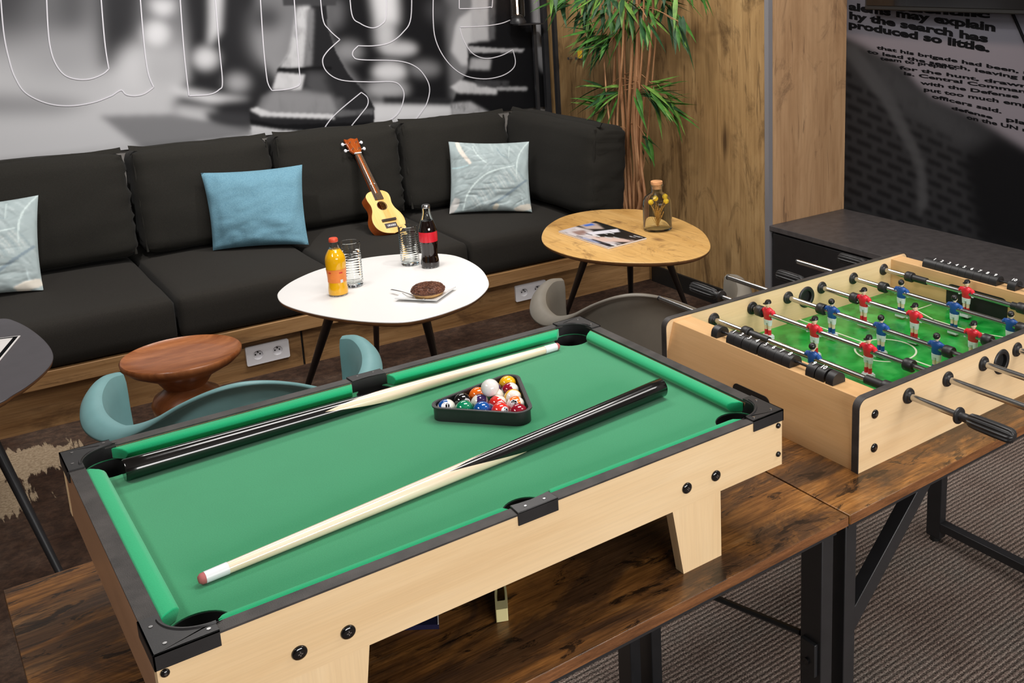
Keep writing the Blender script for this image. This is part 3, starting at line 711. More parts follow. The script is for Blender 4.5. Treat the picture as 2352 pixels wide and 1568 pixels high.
def back_cushion(w, label, grp, seed):
    t = thing('back_cushion', label, 'cushion', (0, 0, 0), 0.0, group=grp)
    mb = MB(); soft(mb, 0, 0.105, 0.205, w, 0.20, 0.41, 0.045, (0.004, 0.022, 0.008), (22, 8, 30), 0.009, seed, -0.09)
    mb.build('cover', M['sofa_back'], t, smooth=70)
    mb = MB(); P = []
    for i in range(40):
        a = i/39; x = (-0.5+a)*w*0.99
        P.append(Vector((x, 0.06+0.006*math.sin(9*a+seed), 0.405+0.006*mnoise.noise(Vector((a*7+seed, 0, 0)))+0.008*(abs(2*a-1)**6))))
    # flat sewn flange along the top front edge
    for i in range(39):
        a, b = P[i], P[i+1]
        q = [mb.pt(a), mb.pt(b), mb.pt(b+Vector((0, 0.012, 0.018))), mb.pt(a+Vector((0, 0.012, 0.018)))]; mb.face(q)
        q2 = [mb.pt(a+Vector((0, 0.005, 0))), mb.pt(b+Vector((0, 0.005, 0))), mb.pt(b+Vector((0, 0.017, 0.018))), mb.pt(a+Vector((0, 0.017, 0.018)))]; mb.face(q2[::-1])
        mb.face((q[3], q[2], q2[2], q2[3]))
    mb.build('seam_flange', M['sofa_back'], t, smooth=70)
    for sx in (-1, 1):
        mb = MB(); P = []; rr = []
        for i in range(34):
            a = i/33; z = 0.02+a*0.385
            P.append(Vector((sx*(w/2-0.010+0.003*mnoise.noise(Vector((a*8, seed, sx)))), 0.010+0.036*a+0.004*mnoise.noise(Vector((a*8+seed, 3, sx))), z))); rr.append(0.0045+0.001*math.sin(40*a+seed))
        mb.tube(P, rr, 8).build('seam_piping', M['sofa_back'], t, smooth=70)
    return t
for i, (x0, x1, lb) in enumerate(backs):
    t = back_cushion(x1-x0-0.012, lb, 'charcoal back cushions leaning on the mural wall', i*2.3+1)
    t.location = W(((x0+x1)/2, 4.40, 0.374))
t = back_cushion(0.79, 'charcoal side cushion standing at the right end of the bench, facing along it', None, 11.0)
t.rotation_euler = (0, 0, -PI/2); t.location = W((2.333, 4.117, 0.374))
PRN = Raster(0, 1, 0, 1, 1/150, s2l(150), 5)
def pil_line(pts, wd, col, b=0.004, a=1.0):
    P = catmull([(x_, y_, 0) for x_, y_ in pts], 8); n = len(P); L_, R_ = [], []
    for i in range(n):
        t = (P[min(i+1, n-1)]-P[max(i-1, 0)]).normalized(); q = Vector((-t.y, t.x, 0))*wd/2*(0.5+0.5*math.sin(PI*(0.15+0.8*i/n))); L_.append(tuple((P[i]+q)[:2])); R_.append(tuple((P[i]-q)[:2]))
    PRN.fill(L_+R_[::-1], col, b, a)
PRN.fill([(-1, -1), (2, -1), (2, 2), (-1, 2)], (158, 171, 172), 0.001)
for i in range(260):
    x_, y_ = PRN.rng.rand(2); a = math.radians(PRN.rng.uniform(-20, 60)) if x_+y_ < 1.1 else math.radians(PRN.rng.uniform(110, 150)); l_ = PRN.rng.uniform(.05, .2)
    v = PRN.rng.choice([128, 140, 172, 190]); pil_line([(x_, y_), (x_+l_*.5*math.cos(a), y_+l_*.5*math.sin(a)+.01), (x_+l_*math.cos(a), y_+l_*math.sin(a))], PRN.rng.uniform(.006, .02), (v, v+11, v+12), 0.006, 0.45)
for i in range(22):
    t = i/21; x0_, y0_ = 0.22+0.6*t, 0.2+0.5*t**0.7; pil_line([(x0_+.02, y0_-.05), (x0_+.08, y0_-.15), (x0_+.12, y0_-.24)], .008, (206, 210, 206) if i % 3 else (120, 138, 146), 0.005, 0.6)
for pts, wd, col in (([(.17, .02), (.23, .25), (.37, .45), (.55, .58), (.84, .66)], .018, (206, 220, 218)), ([(.30, .95), (.36, .83), (.48, .70)], .014, (206, 220, 218)), ([(.10, 1.0), (.16, .86), (.28, .69)], .055, (226, 216, 204)),
                     ([(.02, .62), (.12, .63), (.25, .67)], .014, (180, 210, 214)), ([(.99, .99), (.89, .82), (.86, .62), (.86, .5)], .014, (204, 218, 216)), ([(.60, .93), (.67, .82), (.76, .77)], .01, (116, 138, 146)), ([(.76, .95), (.76, .77)], .012, (200, 214, 212)),
                     ([(.98, .45), (.8, .3), (.6, .14), (.5, .08)], .03, (122, 138, 148)), ([(.55, .02), (.6, .1)], .06, (216, 208, 190)), ([(.8, .0), (.9, .05), (1, .08)], .09, (222, 214, 200)), ([(.0, .0), (.06, .1), (.1, .2)], .1, (206, 204, 200)), ([(.9, .22), (.91, .1)], .012, (200, 216, 218))):
    pil_line(pts, wd, col, 0.005, 0.9)
M['leafprint'] = vcolmat('leaf_print_fabric', 0.85, 0.2)
def pillow(name, mat, BL, BR, TR, TL, T, label, grp, seed, pinch=0.05):
    BL, BR, TR, TL = [Vector(v) for v in (BL, BR, TR, TL)]
    c = (BL+BR)/2; xd = (BR-BL); yd = ((TL+TR)-(BL+BR))/2; R3 = axes(xd, yd); inv = R3.transposed()
    t = thing(name, label, 'pillow', tuple(c), R3, group=grp)
    L = [inv @ (v-c) for v in (BL, BR, TR, TL)]
    mb = MB(); n = 36 if mat is not M['leafprint'] else 110; UV_ = []
    for sg in (1, -1):
        def fn(a, b):
            u = 2*a-1; v = 2*b-1; UV_.append((a, b))
            u2 = u*(1-pinch*(1-v*v)); v2 = v*(1-pinch*(1-u*u)*1.1)
            p, q = (u2+1)/2, (v2+1)/2
            P = L[0]*(1-p)*(1-q)+L[1]*p*(1-q)+L[2]*p*q+L[3]*(1-p)*q
            th = T*max(0.0, (1-abs(u)**2.4)*(1-abs(v)**2.4))**0.5
            edge = max(abs(u), abs(v))**3
            w1 = mnoise.noise(Vector((u*2.2+seed, v*2.2, sg)))*0.009 + mnoise.noise(Vector((u*6+seed, v*2.5, 5)))*0.012*edge*(1-max(abs(u), abs(v))**8)
            rg = abs(mnoise.noise(Vector((u*1.6+v*1.2+seed, (v-u*0.4)*4.5, 2)))); w1 -= 0.012*max(0, 0.25-rg)*4*(0.3+0.7*max(0, -v))*(1-edge)*0.6
            # creases running in from the lower corners
            w1 += 0.006*math.sin(10*(v+1)+3*u*u)*max(0, -v)*(1-edge*0.6) if sg == 1 else 0
            dz = sg*th + (w1 if abs(u) < 0.999 and abs(v) < 0.999 else 0)
            return P+Vector((0, 0, dz))
        mb.grid(fn, n, n)
    o = mb.build('cover', mat, t, smooth=80)
    if n > 36:
        at_ = o.data.color_attributes.new('print', 'FLOAT_COLOR', 'POINT'); d_ = np.ones((len(UV_), 4))
        for i_, (a_, b_) in enumerate(UV_): d_[i_, :3] = PRN.a[int(a_*150), int(b_*150)]
        at_.data.foreach_set('color', d_.ravel())
    return t
pl = 'scatter pillows on the sofa'
def at(px_, py_, y): return ony(px_, py_, y)
pillow('scatter_pillow', M['blue'], onz(489, 575, 0.375), onz(717, 566, 0.375)+Vector((0, 0.04, 0)), at(694, 378, 4.30), at(461, 397, 4.36), 0.055, 'plain blue square pillow leaning on the charcoal back cushion', pl, 1.3)
pillow('scatter_pillow', M['leafprint'], onz(1032, 491, 0.375), onz(1222, 487, 0.375), at(1215, 325, 4.12), at(1030, 325, 4.34), 0.045, 'pale leaf-print pillow seen whole, in the right corner of the sofa', pl, 4.1)
b = onz(100, 666, 0.375); tt = at(88, 448, 4.34)
pillow('scatter_pillow', M['leafprint'], b+Vector((-0.37, 0.10, 0.0)), b, tt, tt+Vector((-0.37, 0.04, -0.004)), 0.05, 'pale leaf-print pillow cut off by the left edge of the photo', pl, 7.7)
# ------------------------------------------------------------------ lounge tables
TZ = 0.5
def px3(pts, sc, ox, oy): return [(ox+a/sc, oy+b/sc) for a, b in pts]
def egg_table(kind, label, outline_px, mat, edge, legs, extra=None):
    P = [onz(x, y, TZ) for x, y in outline_px] + list(extra or [])
    S = catmull([(p.x, p.y, 0) for p in P], 6, closed=True)
    c = sum(S, Vector())/len(S)
    for _ in range(3): S = [(S[i-1]+S[i]*2+S[(i+1) % len(S)])/4 for i in range(len(S))]
    t = thing('coffee_table', label, 'table', (c.x, c.y, 0))
    ring = lambda off, z: [(p.x+(c.x-p.x)/(p-c).length*off, p.y+(c.y-p.y)/(p-c).length*off, z) for p in S]
    mb = MB(); n = len(S)
    T = [mb.pt(p) for p in ring(0.0015, TZ)]; T2 = [mb.pt(p) for p in ring(0.0, TZ-0.001)]; T3 = [mb.pt(p) for p in ring(0.0, TZ-0.003)]
    mb.face(T)
    for A, B in ((T, T2), (T2, T3)):
        for i in range(n): mb.face((A[i], A[(i+1) % n], B[(i+1) % n], B[i]))
    mb.face(T3[::-1]); mb.build('tabletop', mat, t, smooth=30)
    mb = MB(); A = [mb.pt(p) for p in ring(0.0003, TZ-0.003)]; B = [mb.pt(p) for p in ring(0.002, TZ-0.010)]; D = [mb.pt(p) for p in ring(0.016, TZ-0.019)]
    for X, Y in ((A, B), (B, D)):
        for i in range(n): mb.face((X[i], X[(i+1) % n], Y[(i+1) % n], Y[i]))
    mb.face(D[::-1]); mb.face(A); mb.build('edge', edge, t, smooth=50)
    mb = MB(); mb.cyl((c.x, c.y, TZ-0.024), (c.x, c.y, TZ-0.019), 0.09, seg=24); mb.build('mounting_plate', M['black_metal'], t)
    for top, foot in legs:
        mb = MB(); top = Vector(top); foot = Vector(foot)
        mb.tube([top, foot], [0.0135, 0.0085], 14); mb.build('leg', M['black_metal'], t)
    return t, S
wpx = px3([(147, 495), (165, 430), (220, 375), (330, 320), (520, 280), (760, 268), (930, 275), (1150, 325), (1300, 385), (1400, 450), (1450, 540), (1430, 600), (1350, 640), (1200, 670), (980, 682), (700, 675), (450, 645), (280, 600), (180, 550)], 3.357, 1200, 400)
vpx = px3([(125, 775), (140, 730), (230, 660), (380, 590), (520, 545), (780, 480), (1100, 445), (1400, 445), (1560, 480), (1690, 555), (1752, 650), (1740, 720), (1640, 810), (1500, 870), (1350, 920), (1150, 965), (950, 972), (700, 955), (450, 915), (270, 870), (160, 825)], 3.357, 600, 450)
def leg(ptop, pfoot, zt=0.478): return (onz(ptop[0], ptop[1], zt), onz(pfoot[0], pfoot[1], 0.0))
egg_table('w', 'honey oak egg-shaped coffee table on black legs holding the magazine and corked bottle', wpx, M['oak_top'], M['oak_edge'],
          [leg((1346, 588), (1290, 752)), leg((1446, 560), (1450, 722)), leg((1532, 590), (1583, 722))])
egg_table('v', 'white egg-shaped coffee table with brown edge and black legs holding the drinks and doughnut', vpx, M['white'], M['oak_edge'],
          [leg((758, 725), (694, 925)), leg((975, 722), (1020, 905)), leg((860, 640), (866, 822))])
dpx = [(0, 731)] + px3([(100, 990), (200, 1040), (300, 1120), (355, 1200), (350, 1270), (280, 1350), (180, 1430), (80, 1490), (0, 1540)], 2.94, 0, 400)
ex = [Vector((0.03, 2.69, TZ)), Vector((-0.14, 2.72, TZ)), Vector((-0.28, 2.86, TZ)), Vector((-0.33, 3.05, TZ)), Vector((-0.24, 3.27, TZ)), Vector((-0.05, 3.42, TZ)), Vector((0.09, 3.465, TZ))]
a = onz(115, 1315, 0.0)
tb, _ = egg_table('d', 'dark anthracite coffee table with pale edge cut off by the left side of the frame', dpx, M['black_table'], M['oak_edge'],
          [((0.08, 2.93, 0.478), (a.x+0.02, a.y-0.06, 0)), ((-0.12, 3.2, 0.478), (-0.2, 3.42, 0)), ((0.0, 3.0, 0.478), (-0.25, 2.6, 0))], ex)
# menu / leaflet on the dark table
mg = thing('menu_card', 'white printed menu card in a black border on the dark coffee table', 'card', (-0.02, 3.1, TZ))
A = onz(47, 771, TZ+0.002); B = onz(0, 828, TZ+0.002); d = (B-A).normalized(); q = Vector((-d.y, d.x, 0)); q = q if q.x < 0 else -q
for nm_, ins, z0, z1, mt in (('cover', 0.0, 0.001, 0.003, 'paper'), ('border', 0.004, 0.003, 0.0033, 'ink_black'), ('page', 0.014, 0.0033, 0.0036, 'paper')):
    C4 = [A+d*ins+q*ins, A+d*(0.21-ins)+q*ins, A+d*(0.21-ins)+q*(0.29-ins), A+d*ins+q*(0.29-ins)]
    MB().prism([(p.x, p.y) for p in C4], TZ+z0, TZ+z1).build(nm_, M[mt], mg)
C0 = A+d*0.07+q*0.10
MB().prism([(C0.x+0.03*math.cos(a_), C0.y+0.02*math.sin(a_)) for a_ in [i*PI/8 for i in range(16)]], TZ+0.0036, TZ+0.0038).build('picture', plain('wine_print', C(110, 40, 70), 0.5), mg)
# ------------------------------------------------------------------ magazine on the oak table
cs = [onz(x, y, TZ+0.006) for x, y in ((1283, 531), (1368, 508), (1485, 546), (1397, 569))]
R = Raster(0, 1, 0, 1, 0.008, s2l(30), 21)
def Q(poly, c, b=0.008, a=1.0, g=0.0): R.fill([((x-0)/1.0, y) for x, y in poly], c, b, a, g, 0.05)
Q([(0, 0), (1, 0), (1, .35), (.6, .28), (.3, .5), (0, .45)], (206, 196, 196), 0.02, 1, .35)
Q([(.0, .55), (.2, .5), (.35, .75), (.1, .9), (0, .85)], (190, 170, 160), 0.02, 1, .5)
Q([(.02, .62), (.1, .6), (.14, .8), (.05, .84)], (60, 110, 200), 0.015)
Q([(.3, .25), (.42, .2), (.6, .85), (.48, .95)], (224, 222, 230), 0.01, 1, .15)
Q([(.5, .2), (.75, .15), (1, .55), (1, .7), (.72, .5)], (214, 186, 174), 0.02, 1, .3)
Q([(.15, .15), (.35, .1), (.4, .3), (.2, .4)], (130, 86, 70), 0.02, .8, .5)
Q([(.55, .02), (.98, .05), (1, .18), (.6, .14)], (30, 28, 36), 0.01, 1, .3)
Q([(.4, .02), (.7, .0), (.8, .09), (.5, .1)], (150, 158, 190), 0.01, .8, .3)
for i in range(26):
    x, y = R.rng.rand(2); s_ = 0.02+0.05*R.rng.rand(); v = R.rng.choice([20, 40, 200, 235]); Q([(x, y), (x+s_*2, y+s_*.4), (x+s_*1.6, y+s_), (x-s_*.3, y+s_*.6)], v, 0.006, .8)
mz = thing('magazine', 'glossy magazine with a busy photo cover on the oak coffee table', 'magazine', tuple(sum(cs, Vector())/4))
zc_ = TZ
def mag(u, v): 
    p = cs[0]*(1-u)*(1-v)+cs[3]*u*(1-v)+cs[2]*u*v+cs[1]*(1-u)*v
    return Vector((p.x, p.y, TZ+0.0068+0.0012*math.sin(3*u)))
raster_panel('cover', R, mag, M['print'], mz)
MB().prism([(p.x, p.y) for p in cs], TZ+0.0008, TZ+0.0062).build('pages', M['paper'], mz)
# ------------------------------------------------------------------ corked bottle with dried blooms
b0 = onz(1511, 527, TZ); kk = 1.0
bt = thing('bottle_vase', 'clear corked glass bottle holding dried yellow blooms on the oak table', 'vase', (b0.x, b0.y, TZ))
prof = [(0.0, 0.002), (0.044, 0.002), (0.047, 0.006), (0.0475, 0.10), (0.046, 0.118), (0.040, 0.133), (0.029, 0.143), (0.0195, 0.150), (0.0175, 0.156), (0.0175, 0.172), (0.0205, 0.176), (0.0205, 0.181)]
inn = [(0.0175, 0.181), (0.0152, 0.172), (0.0152, 0.156), (0.017, 0.148), (0.027, 0.1405), (0.038, 0.131), (0.0435, 0.117), (0.045, 0.10), (0.045, 0.012), (0.040, 0.009), (0.0, 0.009)]
s_ = 1.22
mb = MB(); mb.lathe([(r*s_*0.95, z*0.965) for r, z in prof+inn], (b0.x, b0.y, TZ), 48); mb.build('glass_body', M['glass_green'], bt, smooth=50, fix=True)
mb = MB(); mb.lathe([(0, 0.158), (0.0165, 0.158), (0.0170, 0.1755), (0.0225, 0.1760), (0.0225, 0.186), (0.021, 0.188), (0, 0.188)], (b0.x, b0.y, TZ), 24); mb.build('cork', M['cork'], bt)
vdir = (Vector((CR.x, CR.y, 0))).normalized()
for dx, dy, z in ((-0.019, 0.01, 0.105), (0.030, 0.0, 0.128), (0.028, -0.012, 0.112), (0.004, 0.02, 0.118)):
    c = Vector((b0.x, b0.y, TZ+z))+vdir*dx+Vector((0.0, dy*0.8, 0))
    fl_ = MB().sph(c, 0.0105, 16).build('bloom', M['yellow'], bt, smooth=80)
    MB().tube(catmull([(b0.x+dy*0.3, b0.y, TZ+0.016), (b0.x+vdir.x*dx*0.3, b0.y+vdir.y*dx*0.3, TZ+z*0.55), tuple(c-Vector((0, 0, 0.009)))], 4), 0.0009, 6).build('stem', M['straw'], fl_)
mb = MB()
for i in range(70):
    a = random.uniform(0, 2*PI); r = random.uniform(0.002, 0.026); z = random.uniform(0.045, 0.095)
    mb.tube([(b0.x+r*0.15*math.cos(a), b0.y+r*0.15*math.sin(a), TZ+z*0.4), (b0.x+r*math.cos(a), b0.y+r*math.sin(a), TZ+z)], 0.0007, 4)
    mb.sph((b0.x+r*math.cos(a), b0.y+r*math.sin(a), TZ+z), 0.0018, 5)
o = mb.build('dried_sprigs', M['straw'], bt); o['kind'] = 'stuff'
# ------------------------------------------------------------------ drinks on the white table
def bottle(p, label, h, prof, liquid, liqtop, lab, labz, cap, capmat, rs=1.0):
    t = thing('drink_bottle', label, 'bottle', (p.x, p.y, TZ)); c = (p.x, p.y, TZ)
    P = catmull([(r*rs, 0, z*h) for r, z in prof], 5); pr = [(max(q.x, 0), q.z) for q in P]
    inner = [(max(r-0.0016, 0), z) for r, z in pr if z > 0.008][::-1]
    mb = MB(); mb.lathe([(0, 0.0005)]+pr+inner+[(0, 0.006)], c, 40); mb.build('glass_body', M['glass'], t, smooth=60)
    lq = [(max(r+0.00015, 0), z) for r, z in pr if 0.004 < z < liqtop*h]
    mb = MB(); mb.lathe([(0, lq[0][1])]+lq+[(0, lq[-1][1])], c, 40); mb.build('drink', liquid, t, smooth=60)
    lb = [(r+0.0007, z) for r, z in pr if labz[0]*h <= z <= labz[1]*h]
    mb = MB(); mb.lathe(lb, c, 40); mb.build('label', lab, t, smooth=60)
    mb = MB(); mb.lathe([(0.0125, h-0.012), (0.0135, h-0.010), (0.0128, h-0.002), (0.011, h), (0, h)], c, 24); mb.build('cap', capmat, t, smooth=40)
    return t, lb
oj = onz(778, 676, TZ)
bt, lb = bottle(oj, 'orange juice bottle with orange label and red cap on the white table', 0.178, [(0.024, 0.0), (0.0275, 0.03), (0.028, 0.10), (0.0262, 0.22), (0.0262, 0.34), (0.0285, 0.50), (0.0292, 0.60), (0.0275, 0.68), (0.021, 0.76), (0.0145, 0.82), (0.0125, 0.87), (0.0125, 0.94)],
       M['juice'], 0.815, M['orange_label'], (0.24, 0.48), 1, M['orange_cap'])
tocam = Vector((-oj.x, -oj.y, 0)).normalized(); side = Vector((tocam.y, -tocam.x, 0))
def onlabel(nm_, mat, a0, a1, z0, z1, r=0.0298):
    mb = MB(); base = math.atan2(tocam.y, tocam.x); n = 8
    mb.grid(lambda u, v: (oj.x+(r+0.001*0)*math.cos(base+a0+(a1-a0)*u), oj.y+r*math.sin(base+a0+(a1-a0)*u), TZ+z0+(z1-z0)*v), n, 2)
    mb.build(nm_, mat, bt, smooth=60)
onlabel('label_band', M['p_red'], 0.25, 0.62, 0.0725, 0.076, 0.0283); onlabel('label_band', M['p_red'], -0.9, -0.6, 0.0735, 0.077, 0.0283)
onlabel('label_panel', M['white_plastic'], 0.33, 0.62, 0.043, 0.053, 0.0275)
ck = onz(989, 612, TZ)
bt2, _ = bottle(ck, 'dark cola bottle with a plain red label on the white table', 0.212, [(0.0255, 0.0), (0.0285, 0.02), (0.029, 0.09), (0.0255, 0.20), (0.0262, 0.30), (0.0285, 0.42), (0.0285, 0.56), (0.0262, 0.64), (0.0205, 0.73), (0.015, 0.82), (0.0128, 0.88), (0.0128, 0.95)],
       M['cola'], 0.75, M['red_label'], (0.40, 0.585), 1, M['steel'])
def tumbler(p, label, h, r):
    t = thing('drinking_glass', label, 'glass', (p.x, p.y, TZ))
    prof = [(0, 0.001), (r*0.86, 0.001), (r*0.93, 0.004)]
    n = 13
    for i in range(n):
        z0 = 0.014+(h*0.84-0.014)*i/n; z1 = 0.014+(h*0.84-0.014)*(i+0.5)/n
        prof += [(r*0.955, z0), (r*0.985, z1)]
    prof += [(r*0.95, h*0.85), (r*1.0, h*0.92), (r, h), (r-0.0015, h+0.0005), (r-0.0022, h*0.9), (r-0.003, h*0.7), (r-0.0035, 0.013), (0, 0.010)]
    mb = MB(); mb.lathe(prof, (p.x, p.y, TZ), 40); mb.build('glass_wall', M['glass'], t, smooth=25)
tumbler(onz(812, 656, TZ), 'clear ribbed tumbler behind the orange juice bottle', 0.142, 0.031)
tumbler(onz(943, 607, TZ), 'clear ribbed tumbler to the left of the cola bottle', 0.133, 0.0305)
# plate, spoon, doughnut
pc = [onz(x, y, TZ+0.006) for x, y in ((919, 689), (1009, 693), (1034, 663), (950, 655))]
pcn = sum(pc, Vector())/4
pt = thing('dessert_plate', 'square white porcelain plate under the doughnut', 'plate', (pcn.x, pcn.y, TZ))
mb = MB(); n = 17
xa = (pc[1]-pc[0]); ya = ((pc[3]-pc[0])+(pc[2]-pc[1]))/2; xa.z = ya.z = 0; ya = (ya - xa.normalized()*ya.dot(xa.normalized()))
hw, hh = 0.066, 0.066; xu, yu = xa.normalized(), ya.normalized()
def pf(off):
    def fn(a, b):
        u, v = 2*a-1, 2*b-1; e = max(abs(u), abs(v)); z = 0.0025+0.007*max(0, (e-0.55)/0.45)**1.3+off
        q = pcn+xu*hw*u+yu*hh*v; return (q.x, q.y, TZ+z)
    return fn
I = mb.grid(pf(0.002), n, n); J = mb.grid(pf(-0.0015), n, n)
rim = [I[i][0] for i in range(n)]+[I[n-1][j] for j in range(1, n)]+[I[i][n-1] for i in range(n-2, -1, -1)]+[I[0][j] for j in range(n-2, 0, -1)]
rim2 = [J[i][0] for i in range(n)]+[J[n-1][j] for j in range(1, n)]+[J[i][n-1] for i in range(n-2, -1, -1)]+[J[0][j] for j in range(n-2, 0, -1)]
for i in range(len(rim)): mb.face((rim[i], rim[(i+1) % len(rim)], rim2[(i+1) % len(rim)], rim2[i]))
mb.build('dish', M['porcelain'], pt, smooth=50)
dn = onz(984, 676, TZ+0.008)
dt = thing('doughnut', 'doughnut with chocolate crumb topping on the square plate', 'doughnut', (dn.x, dn.y, TZ+0.0045))
def torus(mb, c, R0, r0, zs, a0, a1, bumpy=0.0, grow=0.0):
    def fn(u, v):
        A = 2*PI*u; B = a0+(a1-a0)*v; rr = r0+grow + bumpy*mnoise.noise(Vector((math.cos(A)*9, math.sin(A)*9, B*3)))
        return (c[0]+(R0+rr*math.cos(B))*math.cos(A), c[1]+(R0+rr*math.cos(B))*math.sin(A), c[2]+rr*math.sin(B)*zs)
    mb.grid(fn, 60, 24, wrap=True)
dc = (dn.x, dn.y, TZ+0.0045+0.0165)
mb = MB(); torus(mb, dc, 0.026, 0.0205, 0.8, 0, 2*PI, 0.0008); mb.build('dough', M['dough'], dt, smooth=80)
mb = MB(); torus(mb, dc, 0.026, 0.0205, 0.8, -0.15, PI+0.25, 0.0022, 0.0015)
for i in range(1100):
    A = random.uniform(0, 2*PI); B = random.uniform(0.0, PI); rr = 0.0222
    c = Vector((dc[0]+(0.026+rr*math.cos(B))*math.cos(A), dc[1]+(0.026+rr*math.cos(B))*math.sin(A), dc[2]+rr*math.sin(B)*0.8)); s = random.uniform(0.0010, 0.0021)
    mb.mi = random.choice((0, 0, 1)); mb.box(c.x-s, c.x+s, c.y-s*random.uniform(.5, 1.4), c.y+s, c.z-s*.6, c.z+s*.9)
o = mb.build('chocolate_topping', [M['choc'], plain('chocolate_crumb_light', C(128, 84, 62), 0.6, nz=0.1)], dt, smooth=30)
sp0 = onz(899, 665, TZ+0.012); sp1 = onz(960, 683, TZ+0.012)
st = thing('teaspoon', 'small steel teaspoon lying over the left rim of the plate', 'spoon', tuple(sp1))
d = (sp1-sp0).normalized(); q = Vector((-d.y, d.x, 0)); mb = MB()
L = (sp1-sp0).length
def sf(u, v):
    s = u; wv_ = 0.0022 if s < 0.7 else 0.0022
    wdt = 0.0036-0.0018*min(1, s/0.35) if s < 0.35 else (0.0018 if s < 0.72 else 0.0018+0.0085*math.sin(PI*min(1, (s-0.72)/0.28*0.98+0.02)))
    a = 2*PI*v; cup = -0.004*math.sin(PI*max(0, (s-0.74)/0.26)) if s > 0.74 else 0.003*math.sin(PI*s/0.74)
    p = sp0+d*(L*1.25)*s+q*wdt*math.cos(a); return (p.x, p.y, TZ+0.0125+cup+0.0009*math.sin(a)+(0.0025*math.cos(a)**2 if s > 0.76 else 0))
mb.grid(sf, 50, 13); mb.build('spoon_body', M['steel'], st, smooth=60)
# ------------------------------------------------------------------ wooden stool
sc_ = (0.556, 3.048)
so = thing('stool', 'round carved wooden stool with a dished seat and narrow waist', 'stool', (sc_[0], sc_[1], 0))
mb = MB(); mb.lathe([(0, 0.404), (0.10, 0.406), (0.138, 0.411), (0.1475, 0.418), (0.151, 0.414), (0.149, 0.402), (0.132, 0.386), (0.10, 0.368), (0.072, 0.352), (0.058, 0.330)], (sc_[0], sc_[1], 0), 64); mb.build('seat', M['stool'], so, smooth=60)
mb = MB(); mb.lathe([(0.058, 0.330), (0.052, 0.322), (0.060, 0.312), (0.082, 0.298), (0.090, 0.278), (0.086, 0.248), (0.068, 0.212), (0.060, 0.185), (0.075, 0.15), (0.10, 0.10), (0.125, 0.045), (0.130, 0.0), (0, 0.0)], (sc_[0], sc_[1], 0), 64); mb.build('pedestal', M['stool'], so, smooth=60)
